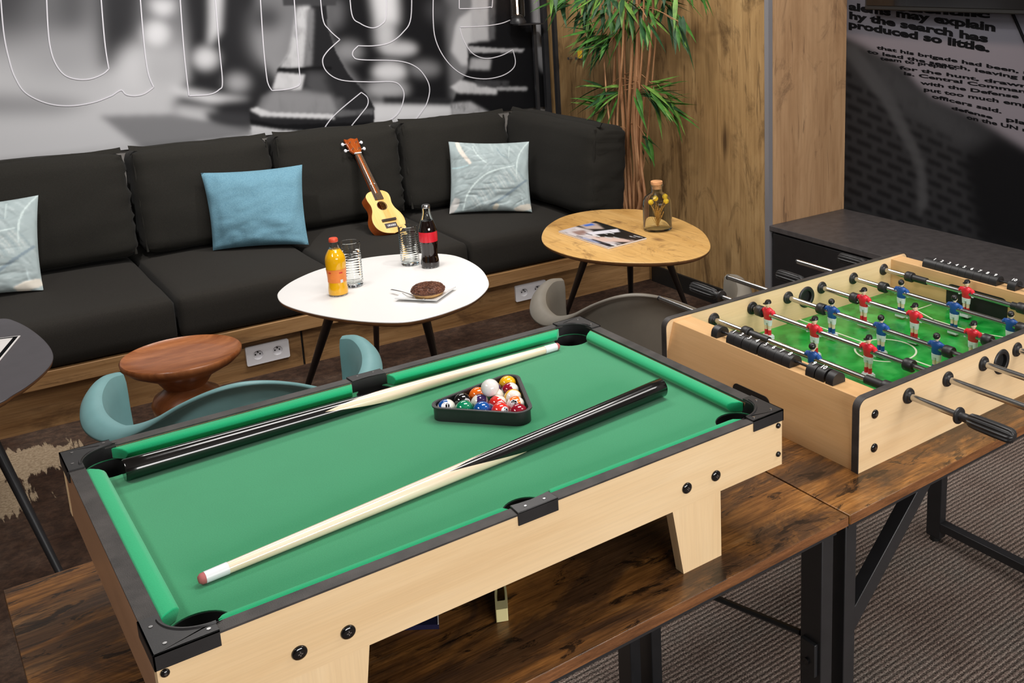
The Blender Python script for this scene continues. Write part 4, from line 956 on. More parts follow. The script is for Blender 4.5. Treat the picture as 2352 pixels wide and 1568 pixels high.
# ------------------------------------------------------------------ shell chairs
def shell_chair(label, mat, under, loc, rz, sx=1.0):
    t = thing('shell_chair', label, 'chair', (loc[0], loc[1], 0), rz, group=None)
    half = [(-0.222, 0.275, 0.632), (-0.244, 0.225, 0.643), (-0.254, 0.15, 0.636), (-0.240, 0.07, 0.624), (-0.200, -0.005, 0.622), (-0.150, -0.075, 0.650), (-0.098, -0.132, 0.692), (-0.048, -0.168, 0.720)]
    lipw = [0.008, 0.018, 0.028, 0.034, 0.032, 0.018, 0.008, 0.004]; lipd = [0.006, 0.012, 0.018, 0.024, 0.022, 0.012, 0.006, 0.005]
    seatp = [(-0.180, 0.20, 0.435), (-0.186, 0.16, 0.428), (-0.184, 0.10, 0.42), (-0.166, 0.035, 0.412), (-0.138, -0.030, 0.408), (-0.105, -0.080, 0.408), (-0.068, -0.115, 0.41), (-0.033, -0.135, 0.412)]
    mid = (0, -0.180, 0.730)
    mir = lambda L: L+[None]+[(-p[0],)+tuple(p[1:]) for p in L[::-1]]
    C_ = mir(half); C_[8] = mid; S_ = mir(seatp); S_[8] = (0, -0.140, 0.412); LW = lipw+[0.004]+lipw[::-1]; LD = lipd+[0.005]+lipd[::-1]
    Cc = catmull(C_, 5); Sc = catmull(S_, 5); LL = catmull([(a, b, 0) for a, b in zip(LW, LD)], 5)
    mb = MB(); rows = []; n = len(Cc)
    cen = Vector((0, 0.03, 0.395))
    for i in range(n):
        c, s, l = Cc[i], Sc[i], LL[i]; T = (Cc[min(i+1, n-1)]-Cc[max(i-1, 0)]); out = Vector((T.y, -T.x, 0)).normalized()
        if out.dot(Vector((c.x, c.y-0.05, 0))) < 0: out = -out
        front = 1.0 if i in (0, n-1) else 0
        row = [cen.lerp(s, 0.35), cen.lerp(s, 0.75)+Vector((0, 0, 0.002)), s, s.lerp(c, 0.22)+out*0.012+Vector((0, 0, -0.022)), s.lerp(c, 0.5)+out*0.010+Vector((0, 0, -0.012)), s.lerp(c, 0.8)-out*0.004, c-out*0.012+Vector((0, 0, 0.002)) , c+out*l.x*0.45+Vector((0, 0, 0.0)), c+out*l.x+Vector((0, 0, -l.y))]
        rows.append([mb.pt((p.x*sx, p.y, p.z)) for p in row])
    for a, b in zip(rows, rows[1:]):
        for j in range(len(a)-1): mb.face((a[j], b[j], b[j+1], a[j+1]))
    # seat front apron
    fr = [Vector((0, 0.10, 0.40))]
    A, B = rows[0], rows[-1]
    front = []
    for i in range(9):
        u = i/8; x = -0.19+0.38*u; front.append((mb.pt((x*sx, 0.235+0.03*math.sin(PI*u), 0.425-0.012*math.sin(PI*u))), mb.pt((x*sx, 0.265+0.03*math.sin(PI*u), 0.395))))
    inner = []
    for i in range(9):
        u = i/8; x = -0.065+0.13*u; inner.append(mb.pt((x*sx, 0.10, 0.398)))
    for i in range(8):
        mb.face((inner[i], inner[i+1], front[i+1][0], front[i][0])); mb.face((front[i][0], front[i+1][0], front[i+1][1], front[i][1]))
    mb.face((A[0], A[1], A[2], front[0][0], inner[0])); mb.face((B[0], B[1], B[2], front[8][0], inner[8]))
    mb.face([r[0] for r in rows]+inner[::-1])
    o = mb.build('shell', mat, t, smooth=80)
    m = o.modifiers.new('thick', 'SOLIDIFY'); m.thickness = 0.006; m.offset = 0
    q = o.modifiers.new('sub', 'SUBSURF'); q.levels = 1; q.render_levels = 1
    for x in (-1, 1):
        for y, fy in ((0.13, 0.25), (-0.09, -0.20)):
            mb = MB(); mb.tube([(x*0.09, y*0.8, 0.39), (x*0.235, fy, 0.0)], [0.013, 0.009], 12); mb.build('leg', under, t)
    mb = MB(); mb.tube([(-0.10, 0.104, 0.388), (0.10, -0.08, 0.388)], 0.008, 8); mb.tube([(0.10, 0.104, 0.388), (-0.10, -0.08, 0.388)], 0.008, 8); mb.tube([(-0.165, 0.17, 0.2), (0.165, -0.145, 0.2)], 0.005, 8); mb.tube([(0.165, 0.17, 0.2), (-0.165, -0.145, 0.2)], 0.005, 8)
    mb.build('under_frame', M['black_metal'], t)
    return t
shell_chair('teal plastic shell armchair seen from behind, beyond the pool table', M['teal'], M['black_metal'], (0.468, 2.060), math.radians(-13))
shell_chair('taupe plastic shell armchair seen from behind, between pool and football tables', M['taupe'], M['black_metal'], (1.365, 1.97), math.radians(-38), 1.03)
# ------------------------------------------------------------------ ukulele
ub = onz(905, 537, 0.372); ut = ony(806, 320, 4.40)
ub = Vector((ub.x, ub.y-0.01, 0.378)); yd = (ut-ub); Lk = yd.length
xd = Vector((0.97, 0.16, -0.02)); Ru = axes(xd - yd*(xd.dot(yd)/yd.length_squared), yd)
uk = thing('ukulele', 'small ukulele with pale top and red-brown back leaning on the sofa cushion', 'ukulele', tuple(ub+Vector((0, 0.0, 0.0))), Ru)
S = Lk/0.53
def uo(t_):   # body outline half width along y 0..0.235
    pts = [(0, 0), (0.012, 0.045), (0.035, 0.071), (0.068, 0.080), (0.10, 0.074), (0.132, 0.058), (0.16, 0.0535), (0.19, 0.059), (0.215, 0.056), (0.232, 0.034), (0.236, 0)]
    return pts
Pn = catmull([(w_, y_, 0) for y_, w_ in uo(0)], 5); half = [(max(p.x, 0)*S, p.y*S) for p in Pn]
outl = half + [(-x_, y_) for x_, y_ in half[-2:0:-1]]
D = 0.052*S
hole = circ(0, 0.152*S, 0.0215*S, 28)
mb = MB(); mb.holes(outl, [hole], -0.003, 0.0); mb.build('soundboard', M['spruce'], uk)
inn_ = [(x_*0.992, 0.118*S+(y_-0.118*S)*0.992) for x_, y_ in outl]
mb = MB(); n = len(inn_); A = [mb.pt((x_, y_, -0.003)) for x_, y_ in inn_]; B = [mb.pt((x_, y_, -D)) for x_, y_ in inn_]
for i in range(n): mb.face((A[i], A[(i+1) % n], B[(i+1) % n], B[i]))
mb.face(B); mb.build('body_shell', M['mahogany'], uk)
mb = MB(); mb.lathe([(0.0215*S, 0.0004), (0.0245*S, 0.0004), (0.0245*S, 0)], (0, 0.152*S, 0), 32); mb.build('rosette', M['fretboard'], uk)
w0, w1 = 0.0215*S, 0.0165*S; y0, y1 = 0.185*S, 0.445*S
mb = MB(); mb.prism([(-w0, y0), (w0, y0), (w1, y1), (-w1, y1)], 0.0, 0.005); fb = mb.build('fretboard', M['fretboard'], uk)
mb = MB()
for i in range(14):
    y_ = y0+0.012+(y1-y0-0.012)*(1-(0.5**(i/12.0)-0.5**(14/12))/(1-0.5**(14/12))) if False else y1-(y1-y0+0.1)*(1-0.5**(i/12.0))*1.02
    if y_ < y0: break
    wv_ = w1+(w0-w1)*(y1-y_)/(y1-y0); mb.box(-wv_, wv_, y_-0.0004, y_+0.0004, 0.005, 0.0055)
mb.build('frets', M['steel'], fb)
for y_, xs in ((0.375, (0,)), (0.345, (0,)), (0.302, (0,)), (0.272, (-0.010, 0.010)), (0.235, (0,))):
    for x_ in xs: MB().cyl((x_*S, y_*S, 0.005), (x_*S, y_*S, 0.0057), 0.0022, seg=10).build('fret_dot', M['white_plastic'], fb)
mb = MB(); mb.tube([(0, 0.22*S, -0.010), (0, 0.44*S, -0.006)], [0.018*S, 0.014*S], 14); mb.build('neck', M['mahogany'], uk)
MB().box(-w1, w1, y1, y1+0.005, 0.0, 0.0075).build('nut', M['white_plastic'], uk)
hp = [(-0.017, 0.450), (0.017, 0.450), (0.030, 0.468), (0.033, 0.51), (0.034, 0.535), (0.020, 0.530), (0.0, 0.537), (-0.020, 0.530), (-0.034, 0.535), (-0.033, 0.51), (-0.030, 0.468)]
hd = MB().prism([(x_*S, y_*S) for x_, y_ in hp], -0.010, 0.001).build('headstock', M['mahogany'], uk, bevel=0.0015)
for x_ in (-1, 1):
    for y_ in (0.474, 0.510):
        mb = MB(); mb.cyl((x_*0.031*S, y_*S, -0.006), (x_*0.043*S, y_*S, -0.006), 0.002, seg=8); mb.sph((x_*0.048*S, y_*S, -0.006), 0.0085*S, 14, (0.85, 1.1, 0.9)); tp = mb.build('tuning_peg', M['white_plastic'], hd, smooth=60)
        mb = MB(); mb.cyl((x_*0.016*S, y_*S, 0.001), (x_*0.016*S, y_*S, 0.009), 0.0026, seg=10); mb.build('tuner_post', M['steel'], tp)
mb = MB(); mb.box(-0.036*S, 0.036*S, 0.066*S, 0.078*S, 0, 0.007); br = mb.build('bridge', M['fretboard'], uk, bevel=0.001)
MB().box(-0.028*S, 0.028*S, 0.0735*S, 0.0755*S, 0.007, 0.009).build('saddle', M['steel'], br)
MB().box(-0.030*S, 0.030*S, 0.030*S, 0.056*S, 0, 0.0006).build('sticker', plain('dark_sticker', C(74, 66, 66), 0.4, nz=0), uk)
mb = MB(); mb.text('UKULELE', Matrix.Translation((0.002, 0.039*S, 0.0008)), 0.0125*S, 0.0001, 0.0003, 'CENTER', 0.042*S); mb.build('sticker_print', M['ink'], uk, smooth=0)
for i, x_ in enumerate((-0.011, -0.0037, 0.0037, 0.011)):
    MB().tube([(x_*S, 0.0745*S, 0.0088), (x_*0.9*S, 0.448*S, 0.0080), ((-0.016 if i < 2 else 0.016)*S, (0.474 if i in (0, 3) else 0.510)*S, 0.006)], 0.00028, 5).build('string', M['straw'], uk)
# ------------------------------------------------------------------ bamboo and its corner
pb = onx(1446, 470, 2.585)
bp_ = thing('potted_bamboo', 'tall bamboo plant with brown canes and green leaves beside the oak wall', 'plant', (pb.x, pb.y, 0.2))
mb = MB(); mb.lathe([(0, 0), (0.055, 0), (0.068, 0.13), (0.072, 0.135), (0.069, 0.14), (0.064, 0.135), (0.062, 0.115), (0, 0.115)], (pb.x, pb.y, 0.2), 32); mb.build('pot', M['black_deep'], bp_, smooth=40)
depth = (Vector((pb.x, pb.y, pb.z-1.45))).dot(CF)
def atd(x, y, dd=0.0):
    d_ = ray(x, y); t_ = (depth+dd)/d_.dot(CF); p_ = Vector((0, 0, 1.45))+t_*d_
    if p_.x > 2.60: p_ = onx(x, y, 2.60-abs(dd)*1.2)      # branches stay clear of the oak wall
    return p_
rnd = random.Random(5)
canes = [(1424, 1410, 1408, 9), (1433, 1418, 1432, 7), (1440, 1432, 1425, 11), (1448, 1443, 1452, 10), (1452, 1440, 1436, 6), (1456, 1452, 1470, 8), (1463, 1457, 1461, 9), (1470, 1466, 1470, 12), (1476, 1462, 1480, 6), (1480, 1474, 1500, 8), (1461, 1490, 1520, 5), (1438, 1400, 1380, 5)]
for i, (xa_, xb, xc_, w_) in enumerate(canes):
    dd = rnd.uniform(-0.07, 0.03)
    P = [Vector((pb.x+rnd.uniform(-0.03, 0.03), pb.y+rnd.uniform(-0.03, 0.03), 0.31)), atd(xa_, 470, dd), atd((xa_+xb)/2+rnd.uniform(-4, 4), 380, dd), atd(xb, 280, dd), atd((xb+xc_)/2+rnd.uniform(-6, 6), 120, dd), atd(xc_, -60, dd), atd(xc_+rnd.uniform(-30, 30), -240, dd)]
    P = catmull(P, 7); rr = [w_*0.00092*(1-0.35*j/len(P))*(1+0.10*(j % 5 == 0)) for j in range(len(P))]
    MB().tube(P, rr, 10).build('cane', M['cane'], bp_, smooth=60)
def leaf_geo(mb, o_, dr, L, wd, droop, mi):
    dr = dr.normalized(); sd = dr.cross(Vector((0, 0, 1))); sd = sd.normalized() if sd.length > 0.1 else Vector((1, 0, 0))
    sd = (sd + CU*rnd.uniform(-0.5, 0.8)+CR*rnd.uniform(-0.3, 0.3)).normalized(); sd = (sd-dr*sd.dot(dr)).normalized()
    nrm = dr.cross(sd); mb.mi = mi; pr = None
    for j in range(7):
        s = j/6; w_ = wd*(math.sin(PI*min(1, s*1.02+0.02)**0.75))*0.5
        c = o_+dr*L*s+Vector((0, 0, -droop*L*s*s)); a, b, cc = mb.pt(c-sd*w_), mb.pt(c-nrm*w_*0.25), mb.pt(c+sd*w_)
        if pr: mb.face((pr[0], pr[1], b, a)); mb.face((pr[1], pr[2], cc, b))
        pr = (a, b, cc)
clusters = []   # px, py, leaf direction in the picture (dx, dy), leaves, spread
for x_, y_ in ((1290, -50), (1330, -20), (1370, 0), (1410, -20), (1300, 0), (1345, 20), (1395, 35), (1440, 10), (1485, -5), (1530, 5), (1565, -30), (1595, -45), (1440, 55), (1485, 40), (1270, -40), (1510, -40), (1360, 45), (1465, -15), (1390, -50), (1430, -60), (1400, 75)):
    clusters.append((x_, y_, 0.55*(x_-1440)/140, 0.75, 10, 1.0, 0.75))
for x_, y_ in ((1385, 80), (1400, 98), (1365, 85)): clusters.append((x_, y_, -0.7, 0.55, 8, 0.8, 1.0))
for x_, y_ in ((1395, 208), (1420, 205), (1392, 235)): clusters.append((x_, y_, -0.9, 0.35, 9, 0.9, 1.0))
for x_, y_ in ((1470, 205), (1500, 195), (1490, 215), (1528, 232), (1512, 222)): clusters.append((x_, y_, 0.8, 0.45, 9, 1.0, 0.95))
for x_, y_ in ((1560, 70), (1545, 65)): clusters.append((x_, y_-20, 0.4, 0.8, 5, 0.5, 0.8))
for x_, y_ in ((1465, 308), (1482, 312)): clusters.append((x_, y_, 0.6, 0.7, 4, 0.6, 0.7))
for x_, y_ in ((1405, 320),): clusters.append((x_, y_, -0.5, 0.8, 3, 0.5, 0.6))
for i, (x_, y_, dx, dy, n_, sp, sc) in enumerate(clusters):
    mb = MB(); dd = rnd.uniform(-0.16, 0.06)
    o_ = atd(x_, y_, dd); root = atd(1448+rnd.uniform(-25, 25), y_-25, rnd.uniform(-0.05, 0.02))
    mb.mi = 3; mb.tube(catmull([root, root.lerp(o_, 0.5)+Vector((0, 0, 0.03)), o_], 4), 0.0018, 5)
    for j in range(n_):
        a = math.atan2(dy, dx)+rnd.uniform(-sp, sp); dr = CR*math.cos(a)-CU*math.sin(a)+CF*rnd.uniform(-0.7, 0.1)
        oo = o_+CR*rnd.uniform(-0.03, 0.03)+CU*rnd.uniform(-0.03, 0.03)
        leaf_geo(mb, oo, dr, rnd.uniform(0.11, 0.20)*sc, rnd.uniform(0.017, 0.026), rnd.uniform(0.0, 0.35), rnd.choice((0, 0, 1, 1, 2)))
    mb.build('leaf_cluster', [M['leaf'], M['leaf_dark'], M['leaf_light'], M['cane']], bp_, smooth=60, fix=False)
# ------------------------------------------------------------------ black metal frame with lamp in the corner
fr = thing('metal_stand', 'black slim metal frame with a small shelf standing behind the corner of the sofa', 'stand', (2.6, 4.66, 0.2))
def pole(px_, y_, r_, top=2.2, y0_=4.66):
    p = ony(px_, y_, y0_); MB().box(p.x-r_, p.x+r_, y0_-r_, y0_+r_, 0.2, top).build('post', M['black_metal'], fr); return p
pole(1262, 298, 0.013); pole(1284, 250, 0.013, y0_=4.60); p = pole(1236, 250, 0.0085, ony(1225, 52, 4.66).z)
zsh = ony(1225, 54, 4.66).z; xl = ony(1178, 56, 4.66).x
MB().box(xl, p.x+0.008, 4.65, 4.668, zsh-0.006, zsh).build('shelf_bar', M['black_metal'], fr)
MB().box(xl, p.x+0.03, 4.60, 4.668, zsh-0.003, zsh+0.003).build('shelf', M['black_metal'], fr)
lp = ony(1190, 50, 4.635); lm = thing('table_lamp', 'glass cylinder lamp with dark copper base on the black frame', 'lamp', (lp.x, 4.635, zsh+0.003))
mb = MB(); mb.lathe([(0, 0), (0.038, 0), (0.040, 0.012), (0.030, 0.03), (0.018, 0.045), (0, 0.045)], (lp.x, 4.635, zsh+0.003), 24); mb.build('base', M['black_metal'], lm, smooth=40)
mb = MB(); mb.lathe([(0.03, 0.03), (0.036, 0.04), (0.036, 0.26), (0.034, 0.26), (0.034, 0.04), (0.028, 0.032)], (lp.x, 4.635, zsh+0.003), 32); mb.build('glass_shade', M['glass'], lm, smooth=40)
MB().cyl((lp.x, 4.635, zsh+0.05), (lp.x, 4.635, zsh+0.22), 0.004, seg=10).build('filament', M['bulb'], lm)
# ================================================================== game desks
frame_table()
FZ = -FR['z']/FR['k']            # floor height in this frame
def desk(x0, x1, label, near_frame_x, far_frame_x, brace):
    t = thing('desk', label, 'desk', ((x0+x1)/2, 1.09, FZ))
    y0, y1 = 0.815, 1.366
    MB().box(x0, x1, y0, y1, 0.7365, 0.75).build('tabletop', [M['rustic']], t, bevel=0.0008)
    MB().box(x0+0.001, x1-0.001, y0-0.0006, y0, 0.7367, 0.7495).build('edge_band', M['rustic_edge'], t)
    MB().box(x0+0.01, x1-0.01, y0+0.012, y0+0.030, 0.722, 0.7362).build('rail', M['black_metal'], t)
    MB().box(x0+0.01, x1-0.01, y1-0.030, y1-0.012, 0.722, 0.7362).build('rail', M['black_metal'], t)
    for fx in (near_frame_x, far_frame_x):
        MB().box(fx, fx+0.022, 0.868, 1.29, 0.722, 0.7362).build('rail', M['black_metal'], t)
        MB().box(fx, fx+0.022, 0.868, 1.29, FZ+0.032, FZ+0.052).build('floor_rail', M['black_metal'], t, bevel=0.001)
        for ya in (0.828, 1.29):
            lg = MB().box(fx, fx+0.022, ya, ya+0.040, FZ+0.010, 0.7362).build('leg', M['black_metal'], t, bevel=0.0015)
            MB().cyl((fx+0.011, ya+0.02, FZ), (fx+0.011, ya+0.02, FZ+0.010), 0.013, seg=14).build('foot', M['black_deep'], lg)
    if brace == 'gusset':
        for xa, sg in ((near_frame_x+0.022, 1), (far_frame_x, -1)):
            MB().prism([(xa, 0.545), (xa, 0.583), (xa+sg*0.140, 0.722), (xa+sg*0.172, 0.722)], 0.834, 0.856, 'xz').build('gusset_brace', M['black_metal'], t, bevel=0.001)
    else:
        for fx in (far_frame_x,):
            MB().tube([(fx+0.005, 0.872, 0.560), (fx+0.005, 1.29, 0.470)], 0.0045, 6).build('cross_bar', M['black_metal'], t)
            MB().box(fx-0.006, fx, 0.834, 0.862, 0.515, 0.565).build('bracket', M['black_metal'], t, bevel=0.001)
            MB().cyl((fx-0.009, 0.848, 0.535), (fx-0.006, 0.848, 0.535), 0.005, seg=12).build('bolt', M['black_gloss'], t)
    return t
desk(0.034, 0.8865, 'rustic brown desk on black frame under the small pool table', 0.08, 0.8505, 'bar')
desk(0.889, 1.76, 'rustic brown desk on black frame under the table football game', 0.8955, 1.715, 'gusset')
# cream plastic piece and a dark booklet lying below the pool table
c0 = onz(1154, 1427, 0.7505); c1 = onz(1149, 1330, 0.7505)
cp = thing('cue_rest', 'cream plastic loop-shaped piece lying under the pool table', 'cue rest', (c0.x, c0.y, 0.75))
d = (c1-c0); L = d.length; d.normalize(); q = Vector((-d.y, d.x, 0))
def PP(u, v): p = c0+d*u+q*v; return (p.x, p.y)
out = [(0.0, -0.0065), (0.0, 0.0065), (0.03, 0.0068), (L*1.2, 0.003), (L*1.2, -0.003), (0.03, -0.0068)]; hl = [(0.016, -0.0042), (0.016, 0.0042), (0.03, 0.0046), (L*1.1, 0.0018), (L*1.1, -0.0018), (0.03, -0.0046)]
MB().holes([PP(*a) for a in out], [[PP(*a) for a in hl]], 0.7505, 0.766).build('loop', M['cream_plastic'], cp, bevel=0.001)
c0 = onz(1008, 1436, 0.7505)
bk = thing('booklet', 'dark blue booklet with white edge lying below the pool table', 'booklet', (c0.x-0.06, c0.y+0.06, 0.75))
A_ = [tuple(onz(x_, y_, 0.756)[:2]) for x_, y_ in ((1008, 1434), (1004, 1345), (850, 1345), (845, 1440))]
B_ = [tuple(onz(x_, y_, 0.756)[:2]) for x_, y_ in ((1008, 1434), (1004, 1345), (1002, 1345), (1005.5, 1434))]
navy = plain('navy_cover', C(34, 34, 62), 0.3, nz=0)
MB().prism(A_, 0.7505, 0.7562).build('cover', navy, bk); MB().prism(B_, 0.7562, 0.7566).build('page_edge', M['paper'], bk)
# ================================================================== pool table
X0, X1, Y0, Y1, ZT, ZB, ZF = 0.107, 0.805, 0.857, 1.331, 0.909, 0.8375, 0.895
pt = thing('pool_table', 'tabletop pool table with green felt and pale wooden sides', 'pool table', ((X0+X1)/2, (Y0+Y1)/2, 0.75))
th = 0.014
MB().box(X0, X1, Y0, Y0+th, ZB, ZT).build('front_panel', M['maple'], pt)
MB().box(X0, X1, Y1-th, Y1, ZB, ZT).build('back_panel', M['maple'], pt)
MB().box(X0+0.0005, X0+th, Y0+th, Y1-th, ZB, ZT).build('end_panel', M['maple_shaded'], pt)
MB().box(X1-th, X1-0.0005, Y0+th, Y1-th, ZB, ZT).build('end_panel', M['maple_shaded'], pt)
MB().box(X0+th, X1-th, Y0+th, Y1-th, 0.848, 0.853).build('underside', M['black_deep'], pt)
PO, PR = 0.041, 0.0265
pk = [(X0+PO, Y1-PO, PR), (X0+PO, Y0+PO, PR), (X1-PO, Y1-PO, PR), (X1-PO, Y0+PO, PR), (0.4595, Y1-0.032, 0.0235), (0.4595, Y0+0.032, 0.0235)]
# bed with six pocket holes cut in
bed = []
outl = [(X0+th, Y0+th), (X1-th, Y0+th), (X1-th, Y1-th), (X0+th, Y1-th)]
def inset_hole(c, r): return [(min(max(x, X0+th+0.0006), X1-th-0.0006), min(max(y, Y0+th+0.0006), Y1-th-0.0006)) for x, y in circ(c[0], c[1], r, 30)]
MB().holes(outl, [inset_hole(c, c[2]) for c in pk], ZF-0.0012, ZF).build('felt_bed', M['felt'], pt)
def clampp(x, y, m=0.0003): return (min(max(x, X0+th+m), X1-th-m), min(max(y, Y0+th+m), Y1-th-m))
AO, AR = 0.0495, 0.035           # arc cut into each corner cover
for c in pk:
    corner = abs(c[0]-0.4595) > 0.1
    sx = 1 if c[0] > 0.4 else -1; sy = 1 if c[1] > 1.1 else -1; r = c[2]+0.001
    mb = MB(); mb.lathe([(r, ZF-0.0014), (r, 0.858), (r-0.002, 0.8565), (0, 0.8565), (0, 0.858), (r-0.0018, 0.8585), (r-0.0018, ZF-0.0014)], (c[0], c[1], 0), 32, closed=True)
    mb.v = [Vector(clampp(v.x, v.y, 0.0002)+(v.z,)) for v in mb.v]
    cup = mb.build('pocket_cup', M['black_plastic'], pt, smooth=40)
    mb = MB(); I = []
    if corner:
        ac = (X0+AO if sx < 0 else X1-AO, Y1-AO if sy > 0 else Y0+AO); ctr = math.atan2(sy, sx)
        for i in range(21):
            t_ = -1+i/10; a = ctr+t_*math.radians(49); b = ctr+t_*math.radians(80)
            tp = (ac[0]+AR*math.cos(a), ac[1]+AR*math.sin(a)); bt_ = clampp(c[0]+(c[2]+0.0005)*math.cos(b), c[1]+(c[2]+0.0005)*math.sin(b)); tc = clampp(tp[0], tp[1])
            o_ = Vector((math.cos(a), math.sin(a), 0))*0.0012
            I.append([mb.pt((bt_[0], bt_[1], ZF-0.002)), mb.pt((tp[0], tp[1], ZT+0.0018)), mb.pt((tp[0]+o_.x, tp[1]+o_.y, ZT+0.0018)), mb.pt(clampp(bt_[0]+o_.x, bt_[1]+o_.y, 0.0001)+(ZF-0.0021,))])
    else:
        for i in range(13):
            x_ = 0.4355+0.0475*i/12; cy = (Y1-th-0.0004) if sy > 0 else (Y0+th+0.0004); bow = -sy*0.002*math.sin(PI*i/12)
            I.append([mb.pt((x_, cy+bow*0-sy*0.0012, ZF-0.008)), mb.pt((x_, cy-sy*0.0012, ZT+0.0018)), mb.pt((x_, cy, ZT+0.0018)), mb.pt((x_, cy, ZF-0.008))])
    for A, B in zip(I, I[1:]):
        for e in range(4): mb.face((A[e], B[e], B[(e+1) % 4], A[(e+1) % 4]))
    mb.face(I[0]); mb.face(I[-1][::-1]); mb.build('pocket_wall', M['black_plastic'], cup, smooth=40)
# cushions
def cushion(p0, p1, nrm, e0, e1, wd=0.0175):
    p0 = Vector((p0[0], p0[1], 0)); p1 = Vector((p1[0], p1[1], 0)); nr = Vector((nrm[0], nrm[1], 0)); d = (p1-p0).normalized()
    prof = [(0, ZT-0.001), (0.004, ZT+0.0002), (wd-0.006, ZT-0.0006), (wd-0.002, ZT-0.0026), (wd, ZT-0.0055), (wd-0.001, ZT-0.0085), (wd-0.0045, ZF+0.0004), (0, ZF+0.0004)]
    mb = MB(); A = [mb.pt(p0+nr*u+d*(e0*u/wd)+Vector((0, 0, z))) for u, z in prof]; B = [mb.pt(p1+nr*u-d*(e1*u/wd)+Vector((0, 0, z))) for u, z in prof]
    n = len(prof)
    for i in range(n): mb.face((A[i], A[(i+1) % n], B[(i+1) % n], B[i]))
    mb.face(A[::-1]); mb.face(B); mb.build('cushion', M['felt_cushion'], pt, smooth=60, bevel=0.001)
yi, xi = 0.0155, 0.0155
cushion((0.154, Y1-yi), (0.4355, Y1-yi), (0, -1), 0.014, 0.006); cushion((0.483, Y1-yi), (0.757, Y1-yi), (0, -1), 0.006, 0.014)
cushion((0.154, Y0+yi), (0.4355, Y0+yi), (0, 1), 0.014, 0.006); cushion((0.483, Y0+yi), (0.757, Y0+yi), (0, 1), 0.006, 0.014)
cushion((X0+xi, 0.913), (X0+xi, 1.275), (1, 0), 0.014, 0.014); cushion((X1-xi, 0.913), (X1-xi, 1.275), (-1, 0), 0.014, 0.014)
MB().holes([(X0, Y0-0.0005), (X1, Y0-0.0005), (X1, Y1), (X0, Y1)], [[(X0+xi, Y0+yi), (X1-xi, Y0+yi), (X1-xi, Y1-yi), (X0+xi, Y1-yi)]], ZT, ZT+0.002).build('top_rim', M['black_rim'], pt)
# corner and middle pocket covers
for (sx, sy, cx, cy) in ((-1, 1, X0, Y1), (1, 1, X1, Y1), (-1, -1, X0, Y0), (1, -1, X1, Y0)):
    s_ = 0.0485; s2_ = 0.058; e = 0.0015; pcx = cx-sx*AO; pcy = cy-sy*AO; ctr = math.atan2(sy, sx); PRc = AR
    sgn_ = 1 if sx*sy > 0 else -1; a0, a1 = ctr-sgn_*math.radians(49), ctr+sgn_*math.radians(49)
    P = [(cx-sx*s_, cy+sy*e), (cx+sx*e, cy+sy*e), (cx+sx*e, cy-sy*s2_), (cx-sx*0.0150, cy-sy*s2_)]
    P += [(pcx+AR*math.cos(a0+(a1-a0)*i/16), pcy+AR*math.sin(a0+(a1-a0)*i/16)) for i in range(17)] + [(cx-sx*s_, cy-sy*0.0148)]
    mb = MB(); mb.prism(P, ZT+0.0021, ZT+0.0040)
    xa, xb = sorted((cx-sx*s_, cx+sx*e)); ya, yb = sorted((cy, cy+sy*e)); mb.box(xa, xb, ya, yb, ZT-0.011, ZT+0.0040)
    ya, yb = sorted((cy-sy*s2_, cy+sy*e)); xa, xb = sorted((cx, cx+sx*e)); mb.box(xa, xb, ya, yb, ZT-0.011, ZT+0.0040)
    cv = mb.build('corner_cover', M['black_plastic'], pt, bevel=0.0006)
    # raised lip round the pocket
    mb = MB(); mb.tube([(pcx+(AR+0.0022)*math.cos(a0+(a1-a0)*(i+0.8)/17.6), pcy+(AR+0.0022)*math.sin(a0+(a1-a0)*(i+0.8)/17.6), ZT+0.0040) for i in range(17)], 0.0016, 6); mb.build('lip', M['black_plastic'], cv)
    for u, v in ((0.006, 0.042), (0.042, 0.006), (0.010, 0.010)):
        MB().cyl((cx-sx*u, cy-sy*v, ZT+0.0040), (cx-sx*u, cy-sy*v, ZT+0.0046), 0.0017, seg=10).build('rivet', M['steel'], cv)
for sy, cy in ((1, Y1), (-1, Y0)):
    e = 0.0015; xa, xb = 0.4345, 0.4815; ya, yb = sorted((cy-sy*0.018, cy+sy*e))
    mb = MB(); mb.prism([(xa, cy+sy*e), (xb, cy+sy*e), (xb-0.001, cy-sy*0.018), (0.472, cy-sy*0.0165), (0.458, cy-sy*0.0150), (0.444, cy-sy*0.0165), (xa+0.001, cy-sy*0.018)], ZT+0.0021, ZT+0.0040)
    ya, yb = sorted((cy, cy+sy*e)); mb.box(xa, xb, ya, yb, ZT-0.011, ZT+0.004)
    cv = mb.build('side_pocket_cover', M['black_plastic'], pt, bevel=0.0006)
    for x_ in (0.447, 0.469): MB().cyl((x_, cy-sy*0.006, ZT+0.0040), (x_, cy-sy*0.006, ZT+0.0046), 0.0015, seg=10).build('rivet', M['steel'], cv)
for (xa, xb, xc_, xd_) in ((0.198, 0.276, 0.203, 0.264), (0.631, 0.7035, 0.645, 0.7035)):
    for y_ in (Y0+0.0004, Y1-0.0154):
        MB().prism([(xc_, 0.7502), (xd_, 0.7502), (xb, ZB), (xa, ZB)], y_, y_+0.015, 'xz').build('leg', M['maple_v'], pt)
        MB().prism([(xc_+0.0004, 0.7504), (xd_-0.0004, 0.7504), (xb-0.0004, ZB), (xa+0.0004, ZB)], y_+0.0151, y_+0.0156, 'xz').build('leg_backing', M['black_deep'], pt)
